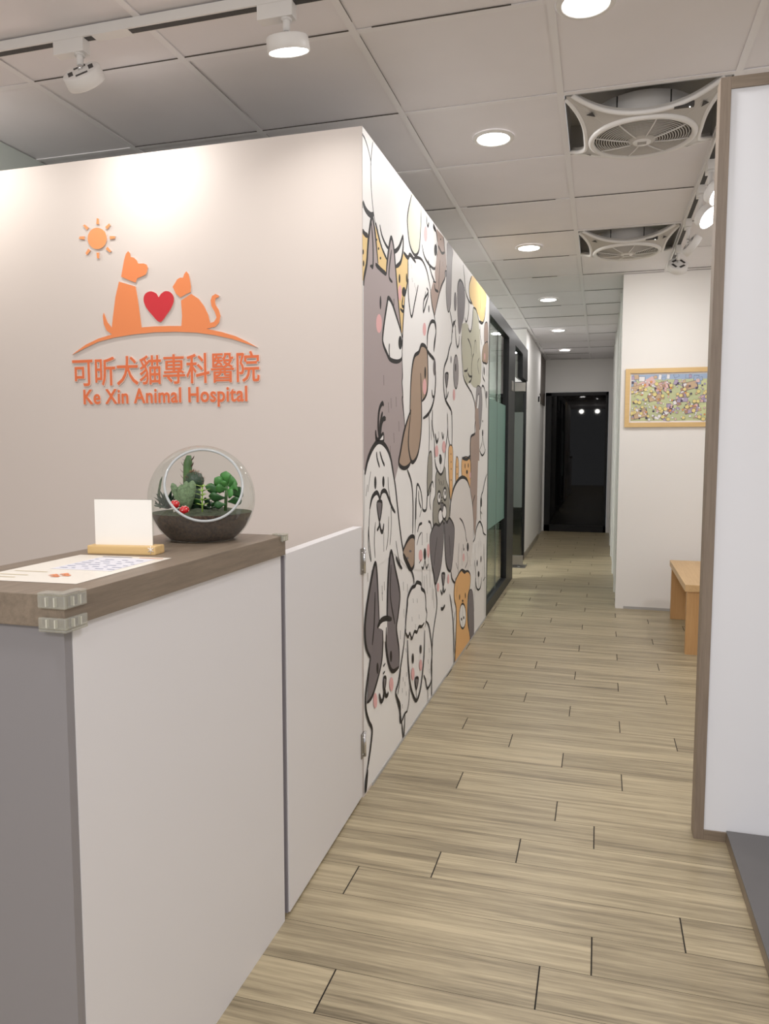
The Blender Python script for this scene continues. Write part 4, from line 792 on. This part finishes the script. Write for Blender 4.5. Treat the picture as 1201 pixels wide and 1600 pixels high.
def spot(x, y, along_x, aim, lit, label, head, group):
    o = empty('track_spotlight', (x, y, HC-.031), label, 'track spotlight', group)
    m = MB()
    (m.box((-.085, -.018, -.042), (.025, .018, 0), WHITEP, .002) if along_x else m.box((-.016, -.035, -.04), (.016, .065, 0), WHITEP, .002)); m.build('adapter', o)
    h_ = Vector(head); aim = Vector(aim).normalized()
    m = MB(); m.tube([(0, 0, -.04), (0, 0, -.048)], .016, WHITEP, 16); m.tube([(0, 0, -.04), (0, 0, h_.z+.036)], .0105, WHITEP, 14); m.build('stem', o)
    m = MB(); m.tube([(0, 0, h_.z+.04), Vector((0, 0, h_.z+.036)).lerp(h_-aim*.02, .8)], .007, CHROME, 10); m.build('joint', o)
    M_ = Matrix.Translation(h_) @ (-aim).to_track_quat('Z', 'Y').to_matrix().to_4x4()
    m = MB(); m.lathe([(.0001, .02), (.05, .02), (.059, .0185), (.061, .016), (.0625, -.019), (.06, -.022), (.057, -.02), (.057, -.017)], WHITEP, 40, M_)
    for k in range(4):
        a = k*1.5708+.6; m.box((-.02, .026, .0188), (.02, .042, .0206), DARKSL, .001, M_ @ Matrix.Rotation(a, 4, 'Z'))
    hd = m.build('lamp_head', o)
    m = MB(); m.lathe([(.0001, -.0195), (.057, -.0195)], GLOW if lit else mat('lens_dim', (214, 212, 208), .4, emit=.4), 32, M_); m.build('lens', hd)
    lamp('spot_lamp', Vector((x, y, HC-.031))+h_+aim*.03, lit, .1, (1, .95, .89), aim, math.radians(120)) if lit else None
    return o
spot(-1.605, 2.112, True, (.03, .75, -.66), 1.3, 'left track spotlight with its vented back to the camera', (.012, .0, -.112), 'track spotlights above the counter')
spot(-.902, 2.112, True, (.02, .27, -.96), 1.2, 'right track spotlight with its glowing face toward the floor', (.004, 0, -.112), 'track spotlights above the counter')
RG = 'track spotlights beside the fans'
spot(.445, 3.74, False, (.62, -.4, -.67), 2.2, 'lit corridor track spotlight nearest the divider, half hidden by it', (.03, -.0, -.13), RG)
spot(.445, 4.075, False, (.6, -.45, -.65), 2.2, 'lit corridor track spotlight with its large glowing face toward the camera', (.03, -.0, -.14), RG)
spot(.445, 4.635, False, (.8, .2, -.56), 2, 'corridor track spotlight seen edge-on, tilted to the right', (.02, 0, -.14), RG)
spot(.445, 5.2, False, (-.12, .75, -.65), 2, 'farthest corridor track spotlight with its vented back showing', (0, .0, -.125), RG)

# ------------------------------------------------------------------ light of the rest of the room
for (x, y, pw) in ((-1.2, .6, 12), (.6, .7, 12), (-1.4, -1.4, 14), (.9, -1.4, 14), (1.4, 4.4, 13)): lamp('ceiling_lamp', (x, y, HC-.02), pw, .25, (1, .965, .955), spread=math.pi)
lamp('spot_lamp', (-2.4, 2.1, 2.42), 3, .1, (1, .94, .86), (0, .7, -.7)); lamp('bounce_fill', (.1, -1.1, 1.42), 10, 1.8, (1, .97, .97), (0, 0, 1));  # the upward area light is an unseen fill added to imitate bounce
for x in (-.6, -.12): lamp('spot_lamp', (x, -1.36, 2.4), 6, .14, (1, .96, .9), (0, .85, -.5))
wd = bpy.data.worlds.new('world'); SC.world = wd; wd.use_nodes = True
wd.node_tree.nodes['Background'].inputs[0].default_value = (.95, .96, 1, 1); wd.node_tree.nodes['Background'].inputs[1].default_value = .75
SC.view_settings.view_transform = 'Standard'; SC.view_settings.look = 'None'; SC.view_settings.exposure = .06; SC.view_settings.gamma = 1.15
SC.cycles.max_bounces = 8; SC.cycles.transparent_max_bounces = 12; SC.cycles.use_denoising = True
SC.cycles.sample_clamp_indirect = 4
